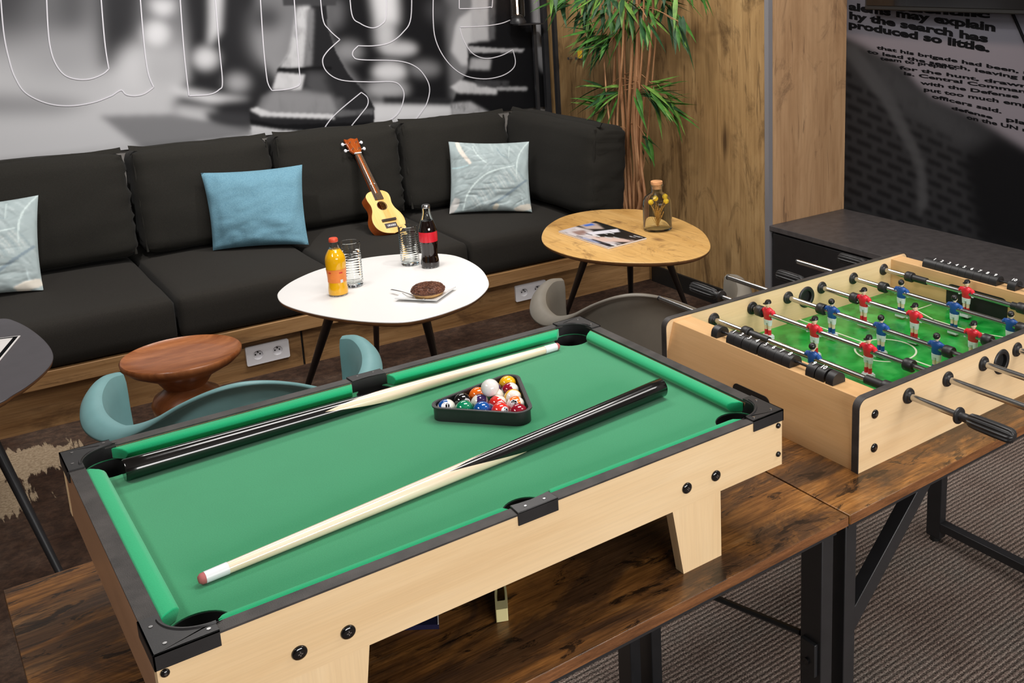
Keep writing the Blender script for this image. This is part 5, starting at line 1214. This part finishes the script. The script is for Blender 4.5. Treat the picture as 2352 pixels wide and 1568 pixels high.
def bolt(par, x, y, z, r, ax='y'):
    mb = MB(); mb.mat = Matrix.Translation((x, y, z)) @ (Matrix.Rotation(PI/2, 4, 'X') if ax == 'y' else Matrix.Rotation(-PI/2, 4, 'Y'))
    mb.lathe([(r, 0), (r, 0.0012), (r*0.9, 0.0022), (r*0.55, 0.0028), (0, 0.0034)], seg=24); b_ = mb.build('bolt_cap', M['black_gloss'], par, smooth=50)
    mb = MB(); mb.mat = Matrix.Translation((x, y, z)) @ (Matrix.Rotation(PI/2, 4, 'X') if ax == 'y' else Matrix.Rotation(-PI/2, 4, 'Y'))
    mb.box(-r*.32, r*.32, -r*.08, r*.08, 0.003, 0.0036); mb.box(-r*.08, r*.08, -r*.32, r*.32, 0.003, 0.0036); mb.build('screw_cross', M['steel'], b_)
for x_ in (0.215, 0.258, 0.652, 0.696): bolt(pt, x_, Y0, 0.8605, 0.0068)
for x_, z_ in ((0.1125, 0.8935), (0.1125, 0.852), (0.798, 0.893), (0.798, 0.854)): bolt(pt, x_, Y0, z_, 0.0036)
# ------------------------------------------------------------------ cues
def cue_mat():
    x = N('spliced_cue'); tc = x.n('TexCoord'); sp = x.n('SeparateXYZ'); x.l(tc.outputs['Object'], sp.inputs[0])
    ang = x.math('ARCTAN2', sp.outputs['Y'], sp.outputs['X'])
    tri = x.math('PINGPONG', x.math('ADD', x.math('MULTIPLY', ang, 2/PI), 4.35), 1.0)
    thr = x.math('ADD', x.math('MULTIPLY', tri, 0.115), 0.255)
    k_ = x.math('LESS_THAN', sp.outputs['Z'], thr)
    gr = x.noise(x.coord((60, 60, 3)), 2, 3)
    wood_c = x.ramp(gr, [(0.35, C(228, 204, 176)), (0.65, C(242, 224, 200))])
    x.base(x.mix(k_, wood_c, C(14, 12, 12))); return x.set(rough=0.16, spec=0.5, coat=0.5)
CM = cue_mat()
def cue(label, butt, tip):
    a, b = onz(butt[0], butt[1], ZF+0.0133), onz(tip[0], tip[1], ZF+0.0061); d = b-a; L = d.length
    zv = d.normalized(); xv = Vector((0, 0, 1)).cross(zv).normalized(); yv = zv.cross(xv)
    Rm = Matrix(((xv.x, yv.x, zv.x), (xv.y, yv.y, zv.y), (xv.z, yv.z, zv.z)))
    t = thing('cue', label, 'cue', tuple(a), Rm, group='short spliced pool cues')
    n = 24; rad = lambda s: 0.0128+(0.0056-0.0128)*s
    mb = MB(); mb.lathe([(0, 0), (0.0118, 0), (0.0128, 0.0012)]+[(rad(i/n), L*i/n*0.955) for i in range(1, n+1)]+[(0, L*0.955)], seg=32); mb.build('shaft', CM, t, smooth=50)
    mb = MB(); mb.lathe([(rad(0.955)*1.0, L*0.9551), (rad(.99), L*0.9905), (0, L*0.9905)], seg=24); mb.build('ferrule', M['white_plastic'], t, smooth=50)
    mb = MB(); mb.lathe([(rad(.99)*.97, L*0.9906), (rad(1)*.95, L*0.996), (rad(1)*.6, L), (0, L)], seg=24); mb.build('tip', M['cue_tip'], t, smooth=50)
cue('spliced pool cue lying along the far cushion, black butt at the left', (284, 1081), (1284, 794))
cue('spliced pool cue lying across the felt, black butt at the right', (1520, 889), (456, 1332))
# ------------------------------------------------------------------ rack and balls
BR_ = 0.0115
e1 = Vector((0.64, -0.768, 0)).normalized(); e2 = Vector((0.768, 0.64, 0)).normalized()
f0 = onz(1107.4, 942.3, ZF+BR_)
SPC = 0.0242
bc = f0+e2*SPC*0.866*(4/3)       # triangle centroid
def tri(off, rc):   # rounded triangle at distance off outside ball centres
    V3 = [f0-e1*2*SPC, f0+e1*2*SPC, f0+e2*4*SPC*0.866]
    P = []
    for i in range(3):
        v = V3[i]; d = (v-bc).normalized(); base = math.atan2(d.y, d.x)
        for j in range(9):
            a = base-PI/3+2*PI/3*j/8; P.append((v.x+(off)*math.cos(a), v.y+off*math.sin(a)))
    return P
rk = thing('ball_rack', 'black triangular rack filled with pool balls on the green felt', 'rack', (bc.x, bc.y, ZF))
MB().holes(tri(0.0155, 0), [tri(0.0128, 0)], ZF+0.0004, ZF+0.0185).build('frame', M['black_plastic'], rk, bevel=0.0005)
MB().holes(tri(0.0175, 0), [tri(0.0140, 0)], ZF+0.0172, ZF+0.0190).build('top_lip', M['black_plastic'], rk, bevel=0.0005)
def ball_mat(nm_, col, stripe):
    x = N('ball_'+nm_); 
    if stripe:
        tc = x.n('TexCoord'); sp = x.n('SeparateXYZ'); x.l(tc.outputs['Object'], sp.inputs[0])
        k_ = x.math('LESS_THAN', x.math('ABSOLUTE', sp.outputs['Z']), BR_*1.153*0.52); x.base(x.mix(k_, C(228, 222, 212), col))
    else: x.base(col)
    return x.set(rough=0.06, spec=0.5, coat=0.6)
BC = {'yellow': C(240, 180, 28), 'blue': C(12, 76, 152), 'red': C(214, 46, 40), 'purple': C(62, 40, 92), 'orange': C(240, 112, 26), 'green': C(8, 122, 82), 'maroon': C(140, 16, 38), 'black': C(18, 16, 18), 'white': C(226, 222, 218)}
def ball(c, colname, num, label, stripe=False, axis=(0, 0, 1), ndir=None, nrot=0.0, r=BR_):
    z = Vector(axis).normalized()
    t_ = Vector((0.3, 0.9, 0.2)) if abs(z.z) > 0.8 else Vector((0, 0, 1)); x = t_.cross(z).normalized(); y = z.cross(x)
    Rm = Matrix(((x.x, y.x, z.x), (x.y, y.y, z.y), (x.z, y.z, z.z)))
    t = thing('pool_ball', label, 'ball', (c[0], c[1], c[2]), Rm, group='pool balls in the rack' if num else None)
    key = (colname, stripe)
    if key not in BM_: BM_[key] = ball_mat(colname+('_stripe' if stripe else ''), BC[colname], stripe)
    MB().sph((0, 0, 0), r, 36).build('ball_surface', BM_[key], t, smooth=180)
    if num:
        nd = Rm.transposed() @ Vector(ndir if ndir else (-0.3, -0.6, 0.5)).normalized()
        up = Rm.transposed() @ Vector((0, 0, 1)); rx = up.cross(nd).normalized(); uy = nd.cross(rx)
        rx, uy = rx*math.cos(nrot)+uy*math.sin(nrot), uy*math.cos(nrot)-rx*math.sin(nrot)
        def onb(u, v, rr): 
            p = nd*rr+rx*u+uy*v; return p.normalized()*rr
        mb = MB(); n = 20; cI = mb.pt(onb(0, 0, r*1.004)); rings = []
        for s_ in (0.35, 0.7, 1.0): rings.append([mb.pt(onb(s_*r*0.56*math.cos(2*PI*k/n), s_*r*0.56*math.sin(2*PI*k/n), r*1.004)) for k in range(n)])
        for k in range(n):
            mb.face((cI, rings[0][k], rings[0][(k+1) % n]))
            for a, b in zip(rings, rings[1:]): mb.face((a[k], b[k], b[(k+1) % n], a[(k+1) % n]))
        o = mb.build('number_disc', M['white_plastic'], t, smooth=180)
        m2 = MB(); m2.text(str(num), Matrix.Identity(4), r*(1.05 if num < 10 else 0.85), 0, 0.0006, 'CENTER')
        m2.v = [onb(v.x*1.0, v.y-r*(0.36 if num < 10 else 0.29), r*1.012) for v in m2.v]
        m2.build('number', M['ink_black'], o, smooth=0, fix=False)
    return t
BM_ = {}
rows = [[('blue', 10, 1, (0.75, -0.3, 0.35), None), ('green', 6, 0, None, (-0.9, -0.2, -0.1)), ('blue', 2, 0, None, (0.5, 0.6, -0.3)), ('red', 3, 0, None, (0.15, -0.75, 0.25)), ('maroon', 7, 0, None, (0.6, 0.6, -0.4))],
        [('black', 8, 0, None, (0.1, -0.7, 0.1)), ('purple', 12, 1, (0.75, -0.25, -0.2), (-0.5, -0.2, -0.6)), ('red', 11, 1, (0.65, 0.1, 0.5), (-0.1, -0.75, 0.15)), ('orange', 13, 1, (0.8, -0.25, 0.1), (-0.45, -0.5, 0.45))],
        [('orange', 5, 0, None, (0.6, 0.6, -0.5)), ('green', 14, 1, (0.3, -0.6, 0.6), (0.6, 0.6, -0.3)), ('yellow', 9, 1, (-0.2, -0.75, 0.35), (0.6, 0.6, -0.3))],
        [('purple', 4, 0, None, (0.6, 0.6, -0.3)), ('maroon', 15, 1, (0.7, -0.3, 0.45), (0.6, 0.6, -0.3))], [('yellow', 1, 0, None, (0.5, 0.6, -0.5))]]
names = {10: 'blue striped pool ball in the left corner of the rack', 6: 'solid green pool ball in the front row of the rack', 2: 'solid blue pool ball in the middle of the front row', 3: 'solid red pool ball with number three in the front row',
         7: 'solid maroon pool ball in the right corner of the rack', 8: 'black pool ball behind the blue striped one in the rack', 12: 'purple striped pool ball behind the solid green and blue ones', 11: 'red striped pool ball just behind the solid red one',
         13: 'orange striped pool ball with number thirteen at the right side', 5: 'solid orange pool ball to the left of the white cue ball', 14: 'green striped pool ball mostly hidden under the cue ball', 9: 'yellow striped pool ball to the right of the cue ball',
         4: 'dark purple solid pool ball behind the white cue ball', 15: 'maroon striped pool ball just below the solid yellow one', 1: 'solid yellow pool ball at the far tip of the rack'}
for r_, row in enumerate(rows):
    n = len(row)
    for i, (cn, num, stp, ax, nd) in enumerate(row):
        c = f0+e1*SPC*(i-(n-1)/2)+e2*SPC*0.866*r_
        ball((c.x, c.y, ZF+BR_+0.0003), cn, num, names[num], bool(stp), ax or (0, 0, 1), nd, {3: -0.6, 13: 1.2}.get(num, 0.0))
cq = onz(1117, 902, ZF+BR_+0.0175)
# the cue ball sits in the hollow between three racked balls
A3 = f0+e1*SPC*0.0+e2*SPC*0.866*2; B3 = f0-e1*SPC*0.5+e2*SPC*0.866*1; C3 = f0+e1*SPC*0.5+e2*SPC*0.866*1
hc = (A3+B3+C3)/3
ball((hc.x, hc.y, ZF+BR_+0.0003+math.sqrt(max(1e-9, (2*0.0117)**2-(SPC/math.sqrt(3))**2))), 'white', None, 'white cue ball resting on top of the racked balls')
# ================================================================== table football
FX0, FX1, FY0, FY1, FT, FB = 0.981, 1.624, 0.885, 1.350, 0.861, 0.7495
ft = thing('football_table', 'tabletop football game with red and blue players on chrome rods', 'football table', ((FX0+FX1)/2, (FY0+FY1)/2, 0.75))
pt2 = 0.012; RX = [1.087, 1.180, 1.272, 1.364, 1.456, 1.549]; RZ = 0.8385
side = rcorner(FX0, FX1, FB, FT, 0.014, 6, (0, 0, 1, 1))
cupx, cupz = 1.322, 0.828
for y0, y1, nm_ in ((FY0, FY0+pt2, 'front_panel'), (FY1-pt2, FY1, 'back_panel')):
    MB().holes(side, [circ(cupx, cupz, 0.0145, 28)]+[circ(x_, RZ, 0.0058, 16) for x_ in RX if abs(x_-cupx) > 0.02], y0, y1, 'xz').build(nm_, M['maple'], ft)
    so_ = rcorner(FX0-0.0015, FX1+0.0015, FB-0.0004, FT+0.0015, 0.0155, 6, (0, 0, 1, 1))
    MB().holes(so_, [rcorner(FX0, FX1, FB, FT, 0.014, 6, (0, 0, 1, 1))], y0-0.0004, y1+0.0004, 'xz').build('edge_trim', M['black_rim'], ft)
yi0, yi1 = FY0+pt2, FY1-pt2
near = [(0.982, FB), (0.982, 0.806), (0.9965, 0.8565), (1.0365, 0.8565), (1.0365, FB)]
far = [(1.6225, FB), (1.6225, 0.806), (1.608, 0.8565), (1.573, 0.8565), (1.573, FB)]
def endblock(prof, slot, outer_x, inner_x):
    # block of inclined fascia, ledge and inner wall, with a goal slot
    mb = MB(); mb.prism(prof, yi0, yi1, 'xz'); o = mb.build('end_block', M['maple_y'], ft, bevel=0.0006); return o
eb1 = endblock(near, None, 0.982, 1.0365); eb2 = endblock(far, None, 1.6225, 1.573)
# goal openings, lined in black
g0 = onx(1684, 897, 0.9815); g1 = onx(1768, 925, 0.9815)
sl = rcorner(min(g0.y, g1.y)-0.0, max(g0.y, g1.y), 0.778, 0.804, 0.011, 6)
MB().prism(sl, 0.9805, 0.9815, 'yz').build('goal_slot', M['black_deep'], eb1)
MB().prism(rcorner(1.045, 1.19, 0.7875, 0.8185, 0.012, 6), 1.0366, 1.0376, 'yz').build('goal_slot', M['black_deep'], eb1)
MB().prism(rcorner(1.045, 1.19, 0.7875, 0.8385, 0.014, 6), 1.5718, 1.5728, 'yz').build('goal_slot', M['black_deep'], eb2)
def pitch_mat():
    x = N('football_pitch'); v = x.coord(); a = x.noise(v, 22, 3, 0.5, 0.4); b = x.noise(x.coord(loc=(3, 1, 0)), 9, 3)
    c = x.ramp(a, [(0.38, C(10, 112, 36)), (0.5, C(22, 138, 50)), (0.68, C(54, 158, 70))]); c = x.mix(x.ramp(b, [(0.5, BLK), (0.6, (0.5, .5, .5, 1))]), c, C(8, 130, 30)); x.base(c); return x.set(rough=0.22, spec=0.5)
fld = MB().box(1.037, 1.5725, yi0, yi1, 0.782, 0.7855).build('pitch', pitch_mat(), ft)
lm_ = plain('pitch_line', C(200, 206, 180), 0.4, nz=0)
mx, my = 1.305, (yi0+yi1)/2
zl0, zl1 = 0.7855, 0.7858
MB().box(mx-0.0018, mx+0.0018, yi0, my-0.054, zl0, zl1).build('halfway_line', lm_, fld); MB().box(mx-0.0018, mx+0.0018, my+0.054, yi1, zl0, zl1).build('halfway_line', lm_, fld)
MB().holes(circ(mx, my, 0.0565, 48), [circ(mx, my, 0.053, 48)], zl0, zl1).build('centre_circle', lm_, fld)
for sx, gx in ((-1, 1.5725), (1, 1.037)):
    mb = MB(); p = [(gx, my-0.105), (gx+sx*0.055, my-0.105), (gx+sx*0.075, my-0.045), (gx+sx*0.075, my+0.045), (gx+sx*0.055, my+0.105), (gx, my+0.105)]
    for a, b in zip(p, p[1:]):
        a, b = Vector((a[0], a[1], 0)), Vector((b[0], b[1], 0)); d = (b-a).normalized()*0.0016; q = Vector((-d.y, d.x, 0))
        mb.prism([tuple((a-d+q)[:2]), tuple((a-d-q)[:2]), tuple((b+d-q)[:2]), tuple((b+d+q)[:2])], zl0, zl1)
    mb.build('goal_area_line', lm_, fld)
for y_, sgn in ((FY0, -1), (FY1, 1)):     # ball entry cups in both long panels
    for s2, yy in ((sgn, y_), (-sgn, y_-sgn*pt2)):
        mb = MB(); mb.mat = Matrix.Translation((cupx, yy, cupz)) @ Matrix.Rotation(PI/2*(1 if s2 < 0 else -1), 4, 'X')
        mb.lathe([(0.0135, -0.005), (0.0135, 0.0015), (0.0165, 0.003), (0.0205, 0.002), (0.0215, 0), (0.019, 0)], seg=32); mb.build('entry_ring', M['black_plastic'], ft, smooth=50)
    mb = MB(); yy = y_-sgn*pt2*0.5; mb.cyl((cupx, yy-0.001, cupz), (cupx, yy+0.001, cupz), 0.014, seg=24); mb.build('entry_funnel', M['black_deep'], ft)
for x_, z_ in ((1.0135, 0.832), (1.0135, 0.7795)): bolt(ft, x_, FY0, z_, 0.0068)
# players
def player_mesh(shirt_i, face):
    # face = -1 looks towards the near end, +1 towards the far end
    mb = MB(); f = face
    def ring(z, rx, ry, cx=0.0, n=16): return (z, rx, ry, cx)
    def loft(rs, mi, cy=0.0, cap=True):
        mb.mi = mi; n = 16; R_ = []
        for z, rx, ry, cx in rs: R_.append([mb.pt((cx*f+rx*math.cos(2*PI*k/n), cy+ry*math.sin(2*PI*k/n), z)) for k in range(n)])
        for a, b in zip(R_, R_[1:]):
            for k in range(n): mb.face((a[k], a[(k+1) % n], b[(k+1) % n], b[k]))
        if cap: mb.face(R_[0][::-1]); mb.face(R_[-1])
    loft([(-0.0105, 0.0052, 0.0098, 0), (-0.006, 0.0060, 0.0104, 0), (0.0, 0.0066, 0.0115, 0.0003), (0.0055, 0.0066, 0.0140, 0.0005), (0.0090, 0.0055, 0.0138, 0.0002), (0.0112, 0.0042, 0.0085, 0), (0.0125, 0.0030, 0.0040, 0)], 1)
    for s in (-1, 1):    # sleeves and hands
        mb.mi = 1; mb.tube([(0, s*0.0115, 0.0065), (0.0003*f, s*0.0150, 0.0035), (0.001*f, s*0.0160, -0.0010)], [0.0046, 0.0044, 0.0040], 10)
        mb.mi = 3; mb.tube([(0.001*f, s*0.0160, -0.0010), (0.0016*f, s*0.0150, -0.0058)], [0.0034, 0.0028], 8)
    loft([(-0.0215, 0.0040, 0.0040, 0), (-0.0165, 0.0046, 0.0044, 0), (-0.0105, 0.0050, 0.0048, 0)], 3, -0.0048); loft([(-0.0215, 0.0040, 0.0040, 0), (-0.0165, 0.0046, 0.0044, 0), (-0.0105, 0.0050, 0.0048, 0)], 3, 0.0048)
    loft([(-0.0160, 0.0052, 0.0088, 0), (-0.0100, 0.0056, 0.0100, 0)], 3)
    for s in (-1, 1):
        loft([(-0.0305, 0.0030, 0.0030, 0), (-0.0215, 0.0034, 0.0034, 0)], 0, s*0.0043)
        loft([(-0.0400, 0.0036, 0.0034, 0), (-0.0300, 0.0034, 0.0034, 0)], 1 if True else 0, s*0.0043)
    mb.mi = 3; mb.box(-0.0062, 0.0072, -0.0098, 0.0098, -0.0485, -0.0418); mb.box(-0.005, 0.0058, -0.0088, 0.0088, -0.0418, -0.0395)
    loft([(0.0120, 0.0026, 0.0026, 0), (0.0150, 0.0026, 0.0026, 0)], 0)
    mb.mi = 0; mb.sph((0.0002*f, 0, 0.0188), 0.0056, 16, (0.95, 0.86, 1.12)); mb.sph((0.0055*f, 0, 0.0180), 0.0013, 8)
    for s in (-1, 1): mb.sph((0.0002*f, s*0.0048, 0.0183), 0.0012, 6)
    mb.mi = 2
    if shirt_i == 'red':
        loft([(0.0205, 0.0064, 0.0060, -0.0002), (0.0235, 0.0062, 0.0058, -0.0004), (0.0262, 0.0042, 0.0040, -0.0006)], 2); mb.mi = 2
        mb.prism([(0.0*f, -0.0052), (0.0095*f, -0.0036), (0.0108*f, 0), (0.0095*f, 0.0036), (0.0*f, 0.0052)], 0.0205, 0.0216)
    else:
        mb.sph((-0.0016*f, 0, 0.0212), 0.0063, 16, (1.0, 0.98, 0.92))
    return mb
def add_player(rod, x, y, team):
    key = team
    if key not in PM:
        mb = player_mesh(team, -1 if team == 'red' else 1)
        o = mb.build('player', [M['skin'], M['p_red' if team == 'red' else 'p_blue'], M['p_black'], M['p_white']], None, smooth=50)
        # store geometry only; keep origin at rod axis
        me = o.data.copy(); me.name = 'player_'+team; off = Vector(o.location); off.z -= FR['z']
        for v in me.vertices: v.co += off
        bpy.data.objects.remove(o); PM[key] = me
    o = bpy.data.objects.new('player', PM[key]); COL.objects.link(o); o.parent = rod
    o.location = (Vector((x, y, RZ))-ORI[rod.name])*FR['k']
    o['label'] = ('red-shirted player in a black cap' if team == 'red' else 'blue-shirted player with black hair')
    return o
PM = {}
rods = [  # x, team, player ys, bumpers, sleeves, front end y, back end y, handle side
 (RX[0], 'blue', (1.084,), (1.246, 0.924), ((1.236, 1.190), (0.968, 0.932)), 0.700, 1.502, 'front'),
 (RX[1], 'red', (1.294, 1.173, 1.047), (1.3145, 0.960), (), 0.716, 1.520, 'back'),
 (RX[2], 'blue', (1.220, 1.100, 0.978), (1.246, 0.953), (), 0.690, 1.517, 'front'),
 (RX[3], 'red', (1.225, 1.101, 0.972), (1.2475, 0.942), (), 0.716, 1.466, 'back'),
 (RX[4], 'blue', (1.210, 1.082, 0.959), (1.256, 0.936), (), 0.660, 1.503, 'front'),
 (RX[5], 'red', (1.124,), (1.266, 0.998), ((1.258, 1.222), (1.02, 0.99)), 0.72, 1.466, 'back')]
for i, (x_, team, ys, bs, sls, fe, be, hs) in enumerate(rods):
    rod = MB().cyl((x_, fe+0.003, RZ), (x_, be-0.003, RZ), 0.0050, seg=24).build('rod', M['chrome'], ft, smooth=40)
    ORI[rod.name] = ORI[ft.name]
    if hs == 'front': MB().cyl((x_, be-0.003, RZ), (x_, be, RZ), 0.0054, seg=18).build('end_cap', M['black_plastic'], rod)
    else: MB().cyl((x_, fe, RZ), (x_, fe+0.003, RZ), 0.0054, seg=18).build('end_cap', M['black_plastic'], rod)
    for y_ in bs:
        mb = MB(); mb.mat = Matrix.Translation((x_, y_, RZ)) @ Matrix.Rotation(PI/2, 4, 'X'); mb.lathe([(0.0051, -0.0085), (0.0096, -0.0085), (0.0104, -0.007), (0.0104, 0.007), (0.0096, 0.0085), (0.0051, 0.0085)], seg=24); mb.build('bumper', M['black_plastic'], rod, smooth=40)
    for a, b in sls: MB().cyl((x_, a, RZ), (x_, b, RZ), 0.0072, seg=20).build('sleeve', M['black_plastic'], rod)
    for y_ in ys: add_player(rod, x_, y_, team)
    # handle
    he = fe if hs == 'front' else be; sg = 1 if hs == 'front' else -1; Lh = 0.104
    mb = MB(); ax = Matrix.Translation((x_, he, RZ)) @ Matrix.Rotation(-PI/2*sg, 4, 'X'); mb.mat = ax
    n = 44; prof = [(0.0, 0.0), (0.0050, 0.0003), (0.0085, 0.003), (0.0100, 0.008), (0.0104, 0.03), (0.0098, 0.062), (0.0088, 0.072), (0.0066, 0.076), (0.0064, 0.088), (0.0066, 0.0895), (0.0118, 0.0905), (0.0124, 0.0925), (0.0118, 0.0945), (0.0052, 0.0955)]
    rings = []
    for r_, z_ in prof:
        rib = 0.0009 if 0.002 < z_ < 0.074 and r_ > 0.007 else 0
        rings.append([mb.pt(((r_+(rib if (k//2) % 2 else -rib))*math.cos(2*PI*k/n), (r_+(rib if (k//2) % 2 else -rib))*math.sin(2*PI*k/n), z_)) for k in range(n)])
    for a, b in zip(rings, rings[1:]):
        for k in range(n): mb.face((a[k], a[(k+1) % n], b[(k+1) % n], b[k]))
    mb.face(rings[-1]); mb.build('handle', M['black_plastic'], rod, smooth=35)
    for y_, s2 in ((FY0, -1), (FY0+pt2, 1), (FY1-pt2, -1), (FY1, 1)):
        mb = MB(); mb.mat = Matrix.Translation((x_, y_, RZ)) @ Matrix.Rotation(-PI/2*s2, 4, 'X')
        mb.lathe([(0.0054, 0), (0.0118, 0), (0.0124, 0.0012), (0.0114, 0.0034), (0.0078, 0.0042), (0.0068, 0.0070), (0.0052, 0.0073)], seg=28); mb.build('bushing', M['black_plastic'], ft, smooth=45)
# score counters on both ledges
def counters(xc, beads, y_a, y_b, face, caps):
    ra = MB().cyl((xc, y_a, 0.8645), (xc, y_b, 0.8645), 0.0022, seg=12).build('counter_rail', M['black_plastic'], ft)
    def bead(y, num, wd):
        D_ = [(0.0135*math.cos(PI*i/12), 0.8585+0.0155*math.sin(PI*i/12)**0.8) for i in range(13)]
        poly = [(xc+0.0135, 0.8567)]+[(xc+a, b) for a, b in D_]+[(xc-0.0135, 0.8567)]
        mb = MB(); mb.prism(poly, y-wd/2, y+wd/2, 'xz')
        # raised ridges on the near slope
        if num:
            mb.mi = 1
            x = Vector((0, -1, 0)); u = Vector((0.96, 0, 0.28)).normalized(); z = x.cross(u); o_ = Vector((xc-0.006, y+0.0005, 0.8741))
            mb.text(str(num), Matrix(((x.x, u.x, z.x, o_.x), (x.y, u.y, z.y, o_.y), (x.z, u.z, z.z, o_.z), (0, 0, 0, 1))), 0.0115, 0.0002, 0.0002, 'CENTER')
        o = mb.build('counter', [M['black_plastic'], M['ink']], ra, smooth=30); 
    for y, num in beads: bead(y, num, 0.0180)
    for y in caps: bead(y, None, 0.0125)
    for y in (y_a, y_b): bead(y, None, 0.0150)
nb = [(1.1885, 1), (1.170, 2), (1.1505, 3), (1.132, 4), (1.111, 5), (1.0925, 6), (1.074, 7), (1.0555, 8), (1.003, 9), (0.983, 10)]
counters(1.012, nb, 1.229, 0.962, 1, ())
fb_ = [(1.2335-0.0185*i, i+1) for i in range(9)]+[(1.043, 10)]
counters(1.590, fb_, 1.250, 0.955, 1, ())
